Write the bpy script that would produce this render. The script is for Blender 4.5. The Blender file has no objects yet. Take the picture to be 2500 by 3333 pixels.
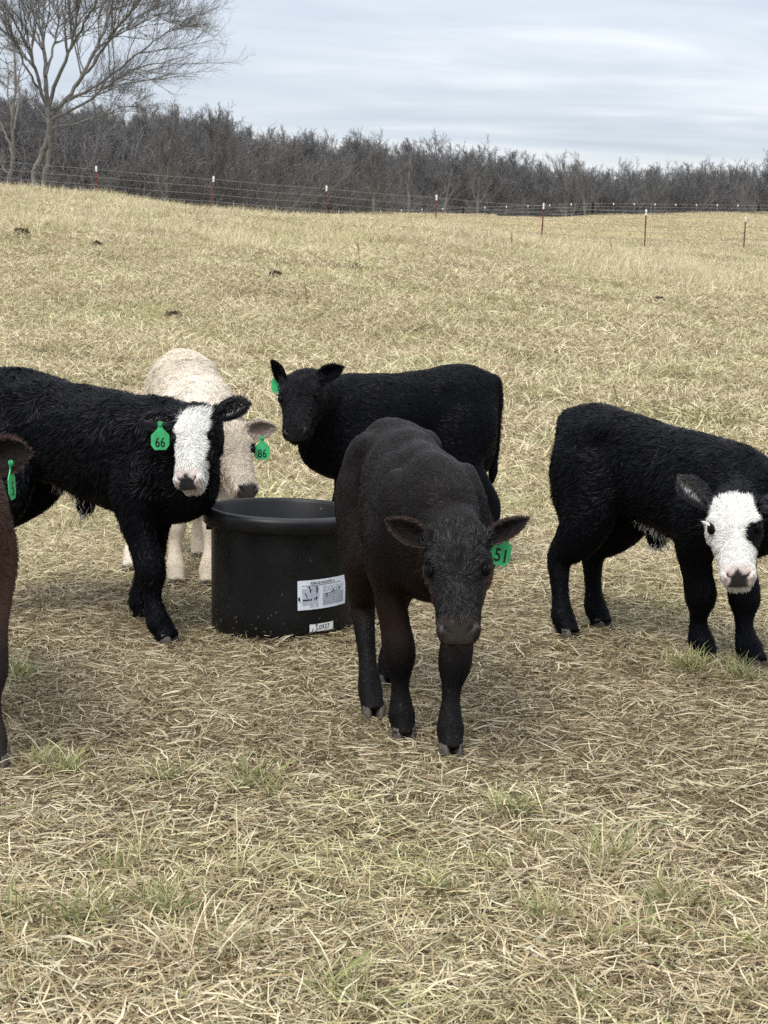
import bpy, math, random
import numpy as np
from mathutils import Vector, noise as mnoise

random.seed(7)
RNG = np.random.default_rng(7)
sc = bpy.context.scene
COL = sc.collection
R = math.radians

# ------------------------------------------------------------------ camera
CAM_H, PITCH, FPX = 1.25, R(8.5), 5000.0          # photo is 2500 x 3333
cam = bpy.data.cameras.new('camera')
cam.sensor_fit = 'HORIZONTAL'; cam.sensor_width = 36; cam.lens = 72
cam.dof.use_dof = True; cam.dof.focus_distance = 4.7; cam.dof.aperture_fstop = 26
cam.clip_start = 0.05; cam.clip_end = 3000
camo = bpy.data.objects.new('camera', cam); COL.objects.link(camo)
camo.location = (0, 0, CAM_H); camo.rotation_euler = (R(90) - PITCH, 0, 0)
sc.camera = camo

# ------------------------------------------------------------------ world, sun, exposure
SUN_EL, SUN_AZ = R(62), R(215)                    # azimuth clockwise from +Y
world = bpy.data.worlds.new('World'); sc.world = world; world.use_nodes = True
wn, wl = world.node_tree.nodes, world.node_tree.links
wn.clear()
def N(nodes, t, **kw):
    n = nodes.new(t)
    for k, v in kw.items():
        if k.startswith('i_'):
            n.inputs[int(k[2:])].default_value = v
        else:
            setattr(n, k, v)
    return n
def math_node(nodes, links, op, a, b=None, c=None, clamp=False):
    n = nodes.new('ShaderNodeMath'); n.operation = op; n.use_clamp = clamp
    for i, v in enumerate((a, b, c)):
        if v is None: continue
        if isinstance(v, (int, float)): n.inputs[i].default_value = v
        else: links.new(v, n.inputs[i])
    return n.outputs[0]
sky = N(wn, 'ShaderNodeTexSky', sky_type='NISHITA', sun_disc=False)
sky.sun_elevation = SUN_EL; sky.sun_rotation = SUN_AZ
sky.air_density = 1.0; sky.dust_density = 1.5; sky.ozone_density = 1.0
tc = N(wn, 'ShaderNodeTexCoord')
sep = N(wn, 'ShaderNodeSeparateXYZ'); wl.new(tc.outputs['Generated'], sep.inputs[0])
zc = math_node(wn, wl, 'MAXIMUM', sep.outputs[2], 0.0)
zz = math_node(wn, wl, 'ADD', zc, 0.10)
px = math_node(wn, wl, 'DIVIDE', sep.outputs[0], zz)
py = math_node(wn, wl, 'DIVIDE', sep.outputs[1], zz)
tilt = math_node(wn, wl, 'MULTIPLY', px, 0.22)
pyt = math_node(wn, wl, 'SUBTRACT', py, tilt)
cv = N(wn, 'ShaderNodeCombineXYZ')
wl.new(math_node(wn, wl, 'MULTIPLY', px, 0.50), cv.inputs[0])
wl.new(math_node(wn, wl, 'MULTIPLY', pyt, 1.0), cv.inputs[1])
n1 = N(wn, 'ShaderNodeTexNoise'); n1.inputs['Scale'].default_value = 0.95
n1.inputs['Detail'].default_value = 7; n1.inputs['Roughness'].default_value = 0.52
n1.inputs['Distortion'].default_value = 0.5
cvo = N(wn, 'ShaderNodeVectorMath', operation='ADD'); cvo.inputs[1].default_value = (3.1, 7.45, 0)
wl.new(cv.outputs[0], cvo.inputs[0]); wl.new(cvo.outputs[0], n1.inputs['Vector'])
n2 = N(wn, 'ShaderNodeTexNoise'); n2.inputs['Scale'].default_value = 3.1
n2.inputs['Detail'].default_value = 6; n2.inputs['Roughness'].default_value = 0.55
n2.inputs['Distortion'].default_value = 0.4
wl.new(cvo.outputs[0], n2.inputs['Vector'])
mixn = math_node(wn, wl, 'ADD', math_node(wn, wl, 'MULTIPLY', n1.outputs[0], 0.68),
                 math_node(wn, wl, 'MULTIPLY', n2.outputs[0], 0.32))
rmp = N(wn, 'ShaderNodeValToRGB'); wl.new(mixn, rmp.inputs[0])
rmp.color_ramp.elements[0].position = 0.39; rmp.color_ramp.elements[0].color = (3.0, 3.3, 3.75, 1)
rmp.color_ramp.elements[1].position = 0.61; rmp.color_ramp.elements[1].color = (4.6, 4.72, 4.9, 1)
e = rmp.color_ramp.elements.new(0.50); e.color = (3.6, 3.86, 4.2, 1)
# overcast layer is brighter overhead than at the horizon
ov = math_node(wn, wl, 'ADD', math_node(wn, wl, 'MULTIPLY', math_node(wn, wl, 'POWER', zc, 1.5), 2.7), 1.0)
vm = N(wn, 'ShaderNodeVectorMath', operation='SCALE')
wl.new(rmp.outputs[0], vm.inputs[0]); wl.new(ov, vm.inputs['Scale'])
mx = N(wn, 'ShaderNodeMixRGB', blend_type='MIX'); mx.inputs[0].default_value = 0.86
wl.new(sky.outputs[0], mx.inputs[1]); wl.new(vm.outputs[0], mx.inputs[2])
bg = N(wn, 'ShaderNodeBackground'); bg.inputs[1].default_value = 0.1
wl.new(mx.outputs[0], bg.inputs[0])
wo = N(wn, 'ShaderNodeOutputWorld'); wl.new(bg.outputs[0], wo.inputs[0])

sun = bpy.data.lights.new('sun', 'SUN'); sun.energy = 1.5; sun.angle = R(22); sun.color = (1.0, 0.965, 0.91)
suno = bpy.data.objects.new('sun', sun); COL.objects.link(suno)
sd = Vector((math.sin(SUN_AZ) * math.cos(SUN_EL), math.cos(SUN_AZ) * math.cos(SUN_EL), math.sin(SUN_EL)))
suno.rotation_euler = sd.to_track_quat('Z', 'Y').to_euler(); suno.location = (0, 0, 30)
vs = sc.view_settings
vs.view_transform = 'Standard'; vs.look = 'None'; vs.exposure = 0.92; vs.gamma = 1.0; vs.use_curve_mapping = False
sc.cycles.max_bounces = 5; sc.cycles.diffuse_bounces = 3; sc.cycles.glossy_bounces = 2
sc.cycles.transparent_max_bounces = 4; sc.cycles.use_denoising = False
sc.cycles.use_adaptive_sampling = True; sc.cycles.adaptive_threshold = 0.01

# ------------------------------------------------------------------ terrain
def sp(t, w): return w * np.logaddexp(0.0, np.asarray(t, float) / w)
def sstep(a, b, t):
    t = np.clip((np.asarray(t, float) - a) / (b - a), 0, 1); return t * t * (3 - 2 * t)
def gz(x, y):
    x = np.asarray(x, float); y = np.asarray(y, float)
    a = 0.056 * (sp(y - 9.5, 1.6) - sp(-9.5, 1.6)) - 0.15 * sp(y - 132, 5) + 0.094 * sp(y - 190, 8)
    b = np.interp(x, [-30, -14, -9, -6.7, -5.2, -4, -2.5, -1.2, 0, 1.3, 3.6, 6.5, 10], [2.0, 1.97, 1.83, 1.58, 1.38, 1.25, 1.17, 1.10, 1.02, .93, .60, .22, 0]) * sstep(10, 34, y) * (1 - sstep(37, 66, y))
    c = -1.6 * sstep(-8, -40, x) * sstep(60, 100, y)
    w = sstep(6.5, 16, y)
    u = w * (0.035 * np.sin(x * 0.9 + 1.3 * np.sin(y * 0.35)) + 0.045 * np.sin(y * 0.61 + x * 0.37 + 0.5)
             + 0.02 * np.sin(x * 2.3 + y * 1.7)) + 0.10 * sstep(40, 70, y) * np.sin(x * 0.21 + y * 0.07)
    v = 0.006 * np.sin(x * 3.1 + 1.0) * np.sin(y * 2.7)
    return a + b + c + u + v
CP, SP_ = math.cos(PITCH), math.sin(PITCH)
def P(u, v, d):                                     # pixel of the photo + forward distance -> world point
    a = (u - 1250) / FPX; b = (1666.5 - v) / FPX
    dx, dy, dz = a, CP + b * SP_, -SP_ + b * CP
    k = d / dy
    return np.array([dx * k, d, CAM_H + dz * k])
def G(u, v):                                        # pixel -> first ground point
    ds = np.concatenate([np.arange(1.5, 12, 0.01), np.arange(12, 150, 0.1)])
    a = (u - 1250) / FPX; b = (1666.5 - v) / FPX
    dy = CP + b * SP_; k = ds / dy
    z = CAM_H + (-SP_ + b * CP) * k
    g = gz(a * k, ds)
    i = np.argmax(z <= g)
    return np.array([a * k[i], ds[i], g[i]])

# ------------------------------------------------------------------ mesh helpers
def mesh_obj(name, verts, faces, mat=None, parent=None, smooth=True, cols=None, colname='coat', uv=None):
    me = bpy.data.meshes.new(name)
    verts = np.asarray(verts, dtype=np.float32)
    if isinstance(faces, np.ndarray) and faces.ndim == 2:
        nf, k = faces.shape
        me.vertices.add(len(verts)); me.vertices.foreach_set('co', verts.ravel())
        me.loops.add(nf * k); me.loops.foreach_set('vertex_index', faces.astype(np.int32).ravel())
        me.polygons.add(nf); me.polygons.foreach_set('loop_start', np.arange(0, nf * k, k, dtype=np.int32))
        me.polygons.foreach_set('loop_total', np.full(nf, k, dtype=np.int32))
        me.update(calc_edges=True); me.validate()
    else:
        me.from_pydata([tuple(map(float, v)) for v in verts], [], [tuple(map(int, f)) for f in faces]); me.update()
    if smooth:
        me.polygons.foreach_set('use_smooth', np.ones(len(me.polygons), dtype=bool))
    if cols is not None: set_col(me, cols, colname)
    if mat is not None: me.materials.append(mat)
    o = bpy.data.objects.new(name, me); COL.objects.link(o)
    if parent is not None: o.parent = parent
    return o
def set_col(me, cols, name='coat'):
    at = me.attributes.new(name, 'FLOAT_COLOR', 'POINT')
    c = np.ones((len(me.vertices), 4), dtype=np.float32); c[:, :3] = cols
    at.data.foreach_set('color', c.ravel())
def set_f(me, name, vals):
    at = me.attributes.new(name, 'FLOAT', 'POINT'); at.data.foreach_set('value', np.asarray(vals, np.float32))
def tag(o, label=None, cat=None, group=None, kind=None):
    if label: o['label'] = label
    if cat: o['category'] = cat
    if group: o['group'] = group
    if kind: o['kind'] = kind
    return o
def empty(name, loc):
    o = bpy.data.objects.new(name, None); COL.objects.link(o); o.location = tuple(map(float, loc))
    o.empty_display_size = 0.1
    return o
class MB:
    def __init__(s): s.v = []; s.f = []
    def add(s, v, f):
        b = len(s.v); s.v += [tuple(map(float, p)) for p in v]; s.f += [tuple(i + b for i in q) for q in f]
    def box(s, lo, hi):
        x0, y0, z0 = lo; x1, y1, z1 = hi
        s.add([(x0,y0,z0),(x1,y0,z0),(x1,y1,z0),(x0,y1,z0),(x0,y0,z1),(x1,y0,z1),(x1,y1,z1),(x0,y1,z1)],
              [(0,3,2,1),(4,5,6,7),(0,1,5,4),(1,2,6,5),(2,3,7,6),(3,0,4,7)])
    def tube(s, pts, rad, k=6, cap=True):
        v, f = tube_np(pts, rad, k, cap); s.add(v, f)
    def build(s, name, mat, parent=None, smooth=False): return mesh_obj(name, s.v, s.f, mat, parent, smooth)
def tube_np(pts, rad, k=6, cap=True):
    pts = np.asarray(pts, float); n = len(pts); rad = np.broadcast_to(rad, n)
    t = np.gradient(pts, axis=0); t /= np.linalg.norm(t, axis=1)[:, None] + 1e-9
    ref = np.array([0, 0, 1.0]) if abs(t[0, 2]) < 0.9 else np.array([1.0, 0, 0])
    v = []
    for i in range(n):
        a = np.cross(t[i], ref); a /= np.linalg.norm(a) + 1e-9; b = np.cross(t[i], a)
        for j in range(k):
            th = 2 * math.pi * j / k
            v.append(pts[i] + rad[i] * (a * math.cos(th) + b * math.sin(th)))
    f = []
    for i in range(n - 1):
        for j in range(k):
            j2 = (j + 1) % k
            f.append((i * k + j, i * k + j2, (i + 1) * k + j2, (i + 1) * k + j))
    if cap: f.append(tuple(range(k - 1, -1, -1))); f.append(tuple((n - 1) * k + j for j in range(k)))
    return v, f

def merge(parts):
    V, F, C, b = [], [], [], 0
    for v, f, c in parts: V.append(v); F.append(f + b); C.append(c); b += len(v)
    return np.concatenate(V), np.concatenate(F), np.concatenate(C)
# ------------------------------------------------------------------ materials
def new_mat(name):
    m = bpy.data.materials.new(name); m.use_nodes = True
    nd, lk = m.node_tree.nodes, m.node_tree.links
    return m, nd, lk, nd['Principled BSDF']
def plain(name, col, rough=0.7, spec=0.3, var=0.0, scale=20.0, bump=0.0, bscale=60.0, metallic=0.0):
    m, nd, lk, b = new_mat(name)
    b.inputs['Roughness'].default_value = rough; b.inputs['Specular IOR Level'].default_value = spec
    b.inputs['Metallic'].default_value = metallic
    b.inputs['Base Color'].default_value = (*col, 1)
    t = nd.new('ShaderNodeTexCoord')
    if var > 0:
        n = nd.new('ShaderNodeTexNoise'); n.inputs['Scale'].default_value = scale; n.inputs['Detail'].default_value = 5
        lk.new(t.outputs['Object'], n.inputs['Vector'])
        r = nd.new('ShaderNodeValToRGB'); lk.new(n.outputs[0], r.inputs[0])
        r.color_ramp.elements[0].position = 0.3; r.color_ramp.elements[1].position = 0.7
        r.color_ramp.elements[0].color = (*[c * (1 - var) for c in col], 1)
        r.color_ramp.elements[1].color = (*[min(1, c * (1 + var)) for c in col], 1)
        lk.new(r.outputs[0], b.inputs['Base Color'])
    if bump > 0:
        n = nd.new('ShaderNodeTexNoise'); n.inputs['Scale'].default_value = bscale; n.inputs['Detail'].default_value = 4
        lk.new(t.outputs['Object'], n.inputs['Vector'])
        bp = nd.new('ShaderNodeBump'); bp.inputs['Strength'].default_value = bump; bp.inputs['Distance'].default_value = 0.01
        lk.new(n.outputs[0], bp.inputs['Height']); lk.new(bp.outputs[0], b.inputs['Normal'])
    return m
def attr_mat(name, rough=0.6, spec=0.25, attr='coat', var=0.12, scale=30, sheen=0.0):
    m, nd, lk, b = new_mat(name)
    a = nd.new('ShaderNodeAttribute'); a.attribute_name = attr
    b.inputs['Roughness'].default_value = rough; b.inputs['Specular IOR Level'].default_value = spec
    if sheen: b.inputs['Sheen Weight'].default_value = sheen; b.inputs['Sheen Roughness'].default_value = 0.5
    n = nd.new('ShaderNodeTexNoise'); n.inputs['Scale'].default_value = scale; n.inputs['Detail'].default_value = 4
    t = nd.new('ShaderNodeTexCoord'); lk.new(t.outputs['Object'], n.inputs['Vector'])
    k = math_node(nd, lk, 'ADD', math_node(nd, lk, 'MULTIPLY', n.outputs[0], 2 * var), 1 - var)
    s = nd.new('ShaderNodeVectorMath'); s.operation = 'SCALE'
    lk.new(a.outputs['Color'], s.inputs[0]); lk.new(k, s.inputs['Scale'])
    lk.new(s.outputs[0], b.inputs['Base Color'])
    return m

M_HIDE = attr_mat('hide', 0.6, 0.05, var=0.15)
_n, _l = M_HIDE.node_tree.nodes, M_HIDE.node_tree.links            # bare nose skin is moist, the rest matt
_a = _n.new('ShaderNodeAttribute'); _a.attribute_name = 'skin'
_l.new(math_node(_n, _l, 'MULTIPLY_ADD', _a.outputs['Fac'], 0.40, 0.05), _n['Principled BSDF'].inputs['Specular IOR Level'])
_l.new(math_node(_n, _l, 'MULTIPLY_ADD', _a.outputs['Fac'], -0.26, 0.60), _n['Principled BSDF'].inputs['Roughness'])
M_FUR = attr_mat('fur', 0.42, 0.085, var=0.3, scale=12)
M_FUR_SLEEK = attr_mat('sleek_fur', 0.40, 0.14, var=0.55, scale=6)
M_NOSE = attr_mat('nose_skin', 0.36, 0.45, var=0.25, scale=120)
M_EYE = plain('eye_surface', (0.003, 0.0025, 0.0025), 0.05, 0.13)
M_HOOF = plain('hoof_horn', (0.06, 0.05, 0.04), 0.6, 0.3, 0.35, 60, 0.3)
M_TAG = plain('green_plastic', (0.026, 0.32, 0.105), 0.48, 0.35, 0.22, 40)
M_INK = plain('black_ink', (0.006, 0.006, 0.007), 0.6, 0.2)
M_TUB = None

# blade material: colour of each blade times slow natural drift across the field
def blade_mat(name, green_amt=0.5, gain=1.0):
    m, nd, lk, b = new_mat(name)
    a = nd.new('ShaderNodeAttribute'); a.attribute_name = 'coat'
    g = nd.new('ShaderNodeNewGeometry')
    n = nd.new('ShaderNodeTexNoise'); n.inputs['Scale'].default_value = 0.8; n.inputs['Detail'].default_value = 7
    n.inputs['Roughness'].default_value = 0.68
    lk.new(g.outputs['Position'], n.inputs['Vector'])
    r = nd.new('ShaderNodeValToRGB'); lk.new(n.outputs[0], r.inputs[0])
    r.color_ramp.elements[0].position = 0.30; r.color_ramp.elements[0].color = (0.78 * gain, 0.74 * gain, 0.68 * gain, 1)
    r.color_ramp.elements[1].position = 0.70; r.color_ramp.elements[1].color = (1.08 * gain, 1.07 * gain, 1.04 * gain, 1)
    x1 = nd.new('ShaderNodeMixRGB'); x1.blend_type = 'MULTIPLY'; x1.inputs[0].default_value = 1
    lk.new(a.outputs['Color'], x1.inputs[1]); lk.new(r.outputs[0], x1.inputs[2])
    # greener drifts
    n2 = nd.new('ShaderNodeTexNoise'); n2.inputs['Scale'].default_value = 0.9; n2.inputs['Detail'].default_value = 6
    n2.inputs['Roughness'].default_value = 0.65
    ad = nd.new('ShaderNodeVectorMath'); ad.operation = 'ADD'; ad.inputs[1].default_value = (31, 11, 5)
    lk.new(g.outputs['Position'], ad.inputs[0]); lk.new(ad.outputs[0], n2.inputs['Vector'])
    r2 = nd.new('ShaderNodeValToRGB'); lk.new(n2.outputs[0], r2.inputs[0])
    r2.color_ramp.elements[0].position = 0.47; r2.color_ramp.elements[0].color = (0, 0, 0, 1)
    r2.color_ramp.elements[1].position = 0.66; r2.color_ramp.elements[1].color = (green_amt,) * 3 + (1,)
    x2 = nd.new('ShaderNodeMixRGB'); x2.blend_type = 'MULTIPLY'
    lk.new(r2.outputs[0], x2.inputs[0]); lk.new(x1.outputs[0], x2.inputs[1]); x2.inputs[2].default_value = (0.70, 0.84, 0.54, 1)
    b.inputs['Roughness'].default_value = 0.55; b.inputs['Specular IOR Level'].default_value = 0.25
    lk.new(x2.outputs[0], b.inputs['Base Color'])
    tr = nd.new('ShaderNodeBsdfTranslucent'); lk.new(x2.outputs[0], tr.inputs[0])
    ms = nd.new('ShaderNodeMixShader'); ms.inputs[0].default_value = 0.22
    lk.new(b.outputs[0], ms.inputs[1]); lk.new(tr.outputs[0], ms.inputs[2])
    lk.new(ms.outputs[0], nd['Material Output'].inputs[0])
    return m
M_BLADE = blade_mat('dry_grass', 0.46)
M_STRAWDIRT = blade_mat('trampled_straw', 0.15, 0.77)

def soil_mat():
    m, nd, lk, b = new_mat('pasture_soil')
    g = nd.new('ShaderNodeNewGeometry')
    def noise(s, d=6, off=(0, 0, 0)):
        n = nd.new('ShaderNodeTexNoise'); n.inputs['Scale'].default_value = s; n.inputs['Detail'].default_value = d
        ad = nd.new('ShaderNodeVectorMath'); ad.operation = 'ADD'; ad.inputs[1].default_value = off
        lk.new(g.outputs['Position'], ad.inputs[0]); lk.new(ad.outputs[0], n.inputs['Vector']); return n.outputs[0]
    r = nd.new('ShaderNodeValToRGB'); lk.new(noise(14), r.inputs[0])
    r.color_ramp.elements[0].position = 0.3; r.color_ramp.elements[0].color = (0.045, 0.031, 0.020, 1)
    r.color_ramp.elements[1].position = 0.72; r.color_ramp.elements[1].color = (0.17, 0.125, 0.072, 1)
    r2 = nd.new('ShaderNodeValToRGB'); lk.new(noise(0.22, 6, (9, 3, 1)), r2.inputs[0])
    r2.color_ramp.elements[0].position = 0.35; r2.color_ramp.elements[0].color = (0.30, 0.26, 0.135, 1)
    r2.color_ramp.elements[1].position = 0.65; r2.color_ramp.elements[1].color = (0.40, 0.33, 0.18, 1)
    sx = nd.new('ShaderNodeSeparateXYZ'); lk.new(g.outputs['Position'], sx.inputs[0])
    far = nd.new('ShaderNodeMapRange'); far.inputs[1].default_value = 12; far.inputs[2].default_value = 28
    lk.new(sx.outputs[1], far.inputs[0])
    x = nd.new('ShaderNodeMixRGB'); lk.new(far.outputs[0], x.inputs[0])
    lk.new(r.outputs[0], x.inputs[1]); lk.new(r2.outputs[0], x.inputs[2])
    lk.new(x.outputs[0], b.inputs['Base Color'])
    b.inputs['Roughness'].default_value = 0.9; b.inputs['Specular IOR Level'].default_value = 0.15
    bp = nd.new('ShaderNodeBump'); bp.inputs['Strength'].default_value = 0.8; bp.inputs['Distance'].default_value = 0.02
    lk.new(noise(40), bp.inputs['Height']); lk.new(bp.outputs[0], b.inputs['Normal'])
    return m

# ------------------------------------------------------------------ ground sheet
ys = np.concatenate([np.arange(-12, 0, 1.0), np.arange(0, 14, 0.14), np.arange(14, 45, 0.5), np.arange(45, 140, 1.5),
                     np.geomspace(140, 900, 40)])
tt = np.linspace(-1, 1, 141)
hx = np.sign(tt) * (np.abs(tt) * 9 + np.abs(tt) ** 6 * 400)
XX, YY = np.meshgrid(hx, ys)
ZZ = gz(XX, YY)
gv = np.stack([XX, YY, ZZ], -1).reshape(-1, 3)
nyy, nxx = XX.shape
ii = (np.arange(nyy - 1)[:, None] * nxx + np.arange(nxx - 1)[None, :]).ravel()
gf = np.stack([ii, ii + 1, ii + 1 + nxx, ii + nxx], 1)
ground = mesh_obj('pasture_ground', gv, gf, soil_mat())
tag(ground, 'rolling pasture ground of brown soil rising to a crest', 'ground', kind='structure')

# ------------------------------------------------------------------ bare trees
M_BARK = plain('bark_grey', (0.150, 0.141, 0.133), 0.9, 0.1, 0.35, 6, 0.5, 30)
M_BARK_L = plain('bark_pale', (0.165, 0.155, 0.14), 0.9, 0.1, 0.35, 7, 0.5, 30)
M_TWIG = plain('twig_brown', (0.148, 0.141, 0.139), 0.9, 0.1, 0.3, 2.0)  # lightened and greyed, so some haze over the wood sits in this colour
M_BRUSH = plain('brush_brown', (0.142, 0.133, 0.129), 0.9, 0.1, 0.35, 1.2)
def perp(d, rng):
    a = np.array([rng.normal(), rng.normal(), rng.normal()]); a -= d * a.dot(d); return a / (np.linalg.norm(a) + 1e-9)
def grow(rng, height, r0, levels, spread, nkids, up=0.25, first=0.22, trunkdir=(0, 0, 1), wig=0.10, minr=0.006, lenk=0.62):
    """list of branches: (points, radii, level)"""
    out = []
    def rec(p, d, L, r, lev):
        n = 6 if lev == 0 else (5 if lev == 1 else (4 if lev == 2 else 3))
        pts = [p.copy()]; dd = d.copy()
        for i in range(n):
            dd = dd + wig * perp(dd, rng) * (1.0 + 0.6 * lev) + np.array([0, 0, up * 0.25 * (lev > 0)])
            dd /= np.linalg.norm(dd); pts.append(pts[-1] + dd * L / n)
        pts = np.array(pts); tp = np.linspace(0, 1, n + 1)
        rend = r * (0.42 if lev == 0 else 0.25)
        rad = np.maximum(r + (rend - r) * tp, minr * 0.5)
        out.append((pts, rad, lev))
        if lev >= levels: return
        k = nkids[lev]
        k = max(1, int(round(k * rng.uniform(0.8, 1.25))))
        for j in range(k):
            t = (first if lev == 0 else 0.18) + (1 - (first if lev == 0 else 0.18)) * ((j + rng.uniform(0.1, 0.9)) / k)
            t = min(t, 0.99); q = t * n; i = int(q); fr = q - i
            b = pts[i] * (1 - fr) + pts[i + 1] * fr
            ax = pts[i + 1] - pts[i]; ax /= np.linalg.norm(ax)
            ang = spread[lev] * rng.uniform(0.6, 1.25)
            nd = ax * math.cos(ang) + perp(ax, rng) * math.sin(ang)
            nd = nd + np.array([0, 0, up]); nd /= np.linalg.norm(nd)
            rl = r + (rend - r) * t
            rec(b, nd, L * lenk * rng.uniform(0.65, 1.2) * (1.05 - 0.45 * t), max(minr, rl * rng.uniform(0.45, 0.7)), lev + 1)
    td = np.array(trunkdir, float); td /= np.linalg.norm(td)
    rec(np.zeros(3), td, height, r0, 0)
    return out
def branches_mesh(brs, sides=(7, 5, 4, 3, 3, 3)):
    V, F3, F4, base = [], [], [], 0
    for pts, rad, lev in brs:
        k = sides[min(lev, len(sides) - 1)]; n = len(pts)
        t = np.gradient(pts, axis=0); t /= np.linalg.norm(t, axis=1)[:, None] + 1e-9
        ref = np.array([0.31, 0.17, 0.93]) if abs(t[0, 2]) < 0.85 else np.array([1.0, 0.1, 0])
        a = np.cross(t, ref); a /= np.linalg.norm(a, axis=1)[:, None] + 1e-9; b = np.cross(t, a)
        th = np.arange(k) * 2 * np.pi / k
        ring = pts[:, None, :] + rad[:, None, None] * (np.cos(th)[None, :, None] * a[:, None, :] + np.sin(th)[None, :, None] * b[:, None, :])
        V.append(ring.reshape(-1, 3))
        i0 = base + (np.arange(n - 1)[:, None] * k + np.arange(k)[None, :]); j = (np.arange(k) + 1) % k
        i1 = base + (np.arange(n - 1)[:, None] * k + j[None, :])
        F4.append(np.stack([i0, i1, i1 + k, i0 + k], -1).reshape(-1, 4)); base += n * k
    return np.concatenate(V), np.concatenate(F4)
def coll(name): return bpy.data.collections.new(name)
def src_obj(name, v, f, mat, c, cols=None, smooth=False):
    o = mesh_obj(name, v, f, mat, None, smooth, cols); COL.objects.unlink(o); c.objects.link(o); return o

def scatter(name, pts, rot, scl, idx, collection):
    me = bpy.data.meshes.new(name); me.vertices.add(len(pts))
    me.vertices.foreach_set('co', np.asarray(pts, np.float32).ravel())
    at = me.attributes.new('rot', 'FLOAT_VECTOR', 'POINT'); at.data.foreach_set('vector', np.asarray(rot, np.float32).ravel())
    at = me.attributes.new('scl', 'FLOAT_VECTOR', 'POINT'); at.data.foreach_set('vector', np.asarray(scl, np.float32).ravel())
    at = me.attributes.new('pick', 'INT', 'POINT'); at.data.foreach_set('value', np.asarray(idx, np.int32))
    o = bpy.data.objects.new(name, me); COL.objects.link(o)
    ng = bpy.data.node_groups.new(name, 'GeometryNodeTree')
    ng.interface.new_socket('Geometry', in_out='INPUT', socket_type='NodeSocketGeometry')
    ng.interface.new_socket('Geometry', in_out='OUTPUT', socket_type='NodeSocketGeometry')
    nd, lk = ng.nodes, ng.links
    gi, go = nd.new('NodeGroupInput'), nd.new('NodeGroupOutput')
    ci = nd.new('GeometryNodeCollectionInfo'); ci.inputs['Collection'].default_value = collection
    ci.inputs['Separate Children'].default_value = True; ci.inputs['Reset Children'].default_value = True
    ip = nd.new('GeometryNodeInstanceOnPoints'); ip.inputs['Pick Instance'].default_value = True
    def na(nm, ty):
        a = nd.new('GeometryNodeInputNamedAttribute'); a.data_type = ty; a.inputs['Name'].default_value = nm
        return a.outputs['Attribute']
    er = nd.new('FunctionNodeEulerToRotation'); lk.new(na('rot', 'FLOAT_VECTOR'), er.inputs[0])
    lk.new(gi.outputs[0], ip.inputs['Points']); lk.new(ci.outputs[0], ip.inputs['Instance'])
    lk.new(na('pick', 'INT'), ip.inputs['Instance Index']); lk.new(er.outputs[0], ip.inputs['Rotation'])
    lk.new(na('scl', 'FLOAT_VECTOR'), ip.inputs['Scale']); lk.new(ip.outputs[0], go.inputs[0])
    md = o.modifiers.new('scatter', 'NODES'); md.node_group = ng
    return o

def tree_thing(name, label, base, brs, mats, group='bare trees along the wood edge', nleaf=0):
    root = empty(name, base); tag(root, label, 'tree', group)
    v, f = branches_mesh([b for b in brs if b[2] == 0], (9,)); mesh_obj('trunk', v, f, mats[0], root)
    v, f = branches_mesh([b for b in brs if b[2] == 1], (7, 7)); mesh_obj('limbs', v, f, mats[1], root)
    v, f = branches_mesh([b for b in brs if b[2] >= 2]); mesh_obj('crown', v, f, mats[2], root)
    return root
def upx(u, d): return (u - 1250) / FPX * d

# prototypes for the wood
wood = coll('wood_sources')
trng = np.random.default_rng(21)
WOOD_H = []
for i in range(5):
    brs = grow(trng, trng.uniform(6.0, 7.5), 0.17, 4, (0.62, 0.62, 0.66, 0.7), (9, 8, 7, 5), up=0.20, first=0.30, minr=0.009, lenk=0.62, wig=0.11)
    v, f = branches_mesh(brs, (6, 4, 3, 3, 3)); WOOD_H.append(v[:, 2].max()); src_obj('wood_tree_%d' % i, v, f, M_TWIG, wood, smooth=False)
for i in range(3):
    brs = []
    for k in range(16):
        b = grow(trng, trng.uniform(1.6, 3.4), 0.022, 2, (0.6, 0.7), (8, 5), up=0.15, first=0.1, wig=0.18, minr=0.008, lenk=0.5,
                 trunkdir=(trng.normal() * 0.4, trng.normal() * 0.4, 1))
        off = np.array([trng.normal() * 1.1, trng.normal() * 1.1, 0]); brs += [(p + off, r, l) for p, r, l in b]
    v, f = branches_mesh(brs, (3, 3, 3)); src_obj('wood_ybrush_%d' % i, v, f, M_BRUSH, wood, smooth=False)
# wood line: photo column -> (distance of its edge, height of the crowns above the ground in the photo's rows)
wu = np.array([-700, 0, 400, 700, 850, 1000, 1250, 1600, 1750, 2000, 2500, 3200])
wd = np.array([85, 88, 92, 100, 120, 135, 150, 165, 180, 190, 200, 205])
wv = np.array([265, 265, 305, 332, 428, 405, 425, 470, 505, 515, 510, 510])
pts, rot, scl, idx = [], [], [], []
for i in range(900):
    u = trng.uniform(-1500, 4000); dep = trng.uniform(0, 1) ** 1.3
    d = np.interp(u, wu, wd) + dep * 55
    x = upx(u, d); z = float(gz(x, d)) - 0.3
    top = P(u, np.interp(u, wu, wv) + trng.normal() * 24 + 34, d)[2]
    h = max(6.0, (top - z)) * trng.uniform(0.88, 1.03)
    pk = int(trng.integers(0, 5)); s = h / WOOD_H[pk]
    pts.append((x, d, z)); rot.append((0, 0, trng.uniform(0, 6.28))); w = max(s, .75) * trng.uniform(0.95, 1.3)
    scl.append((w, w, s)); idx.append(pk)
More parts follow.
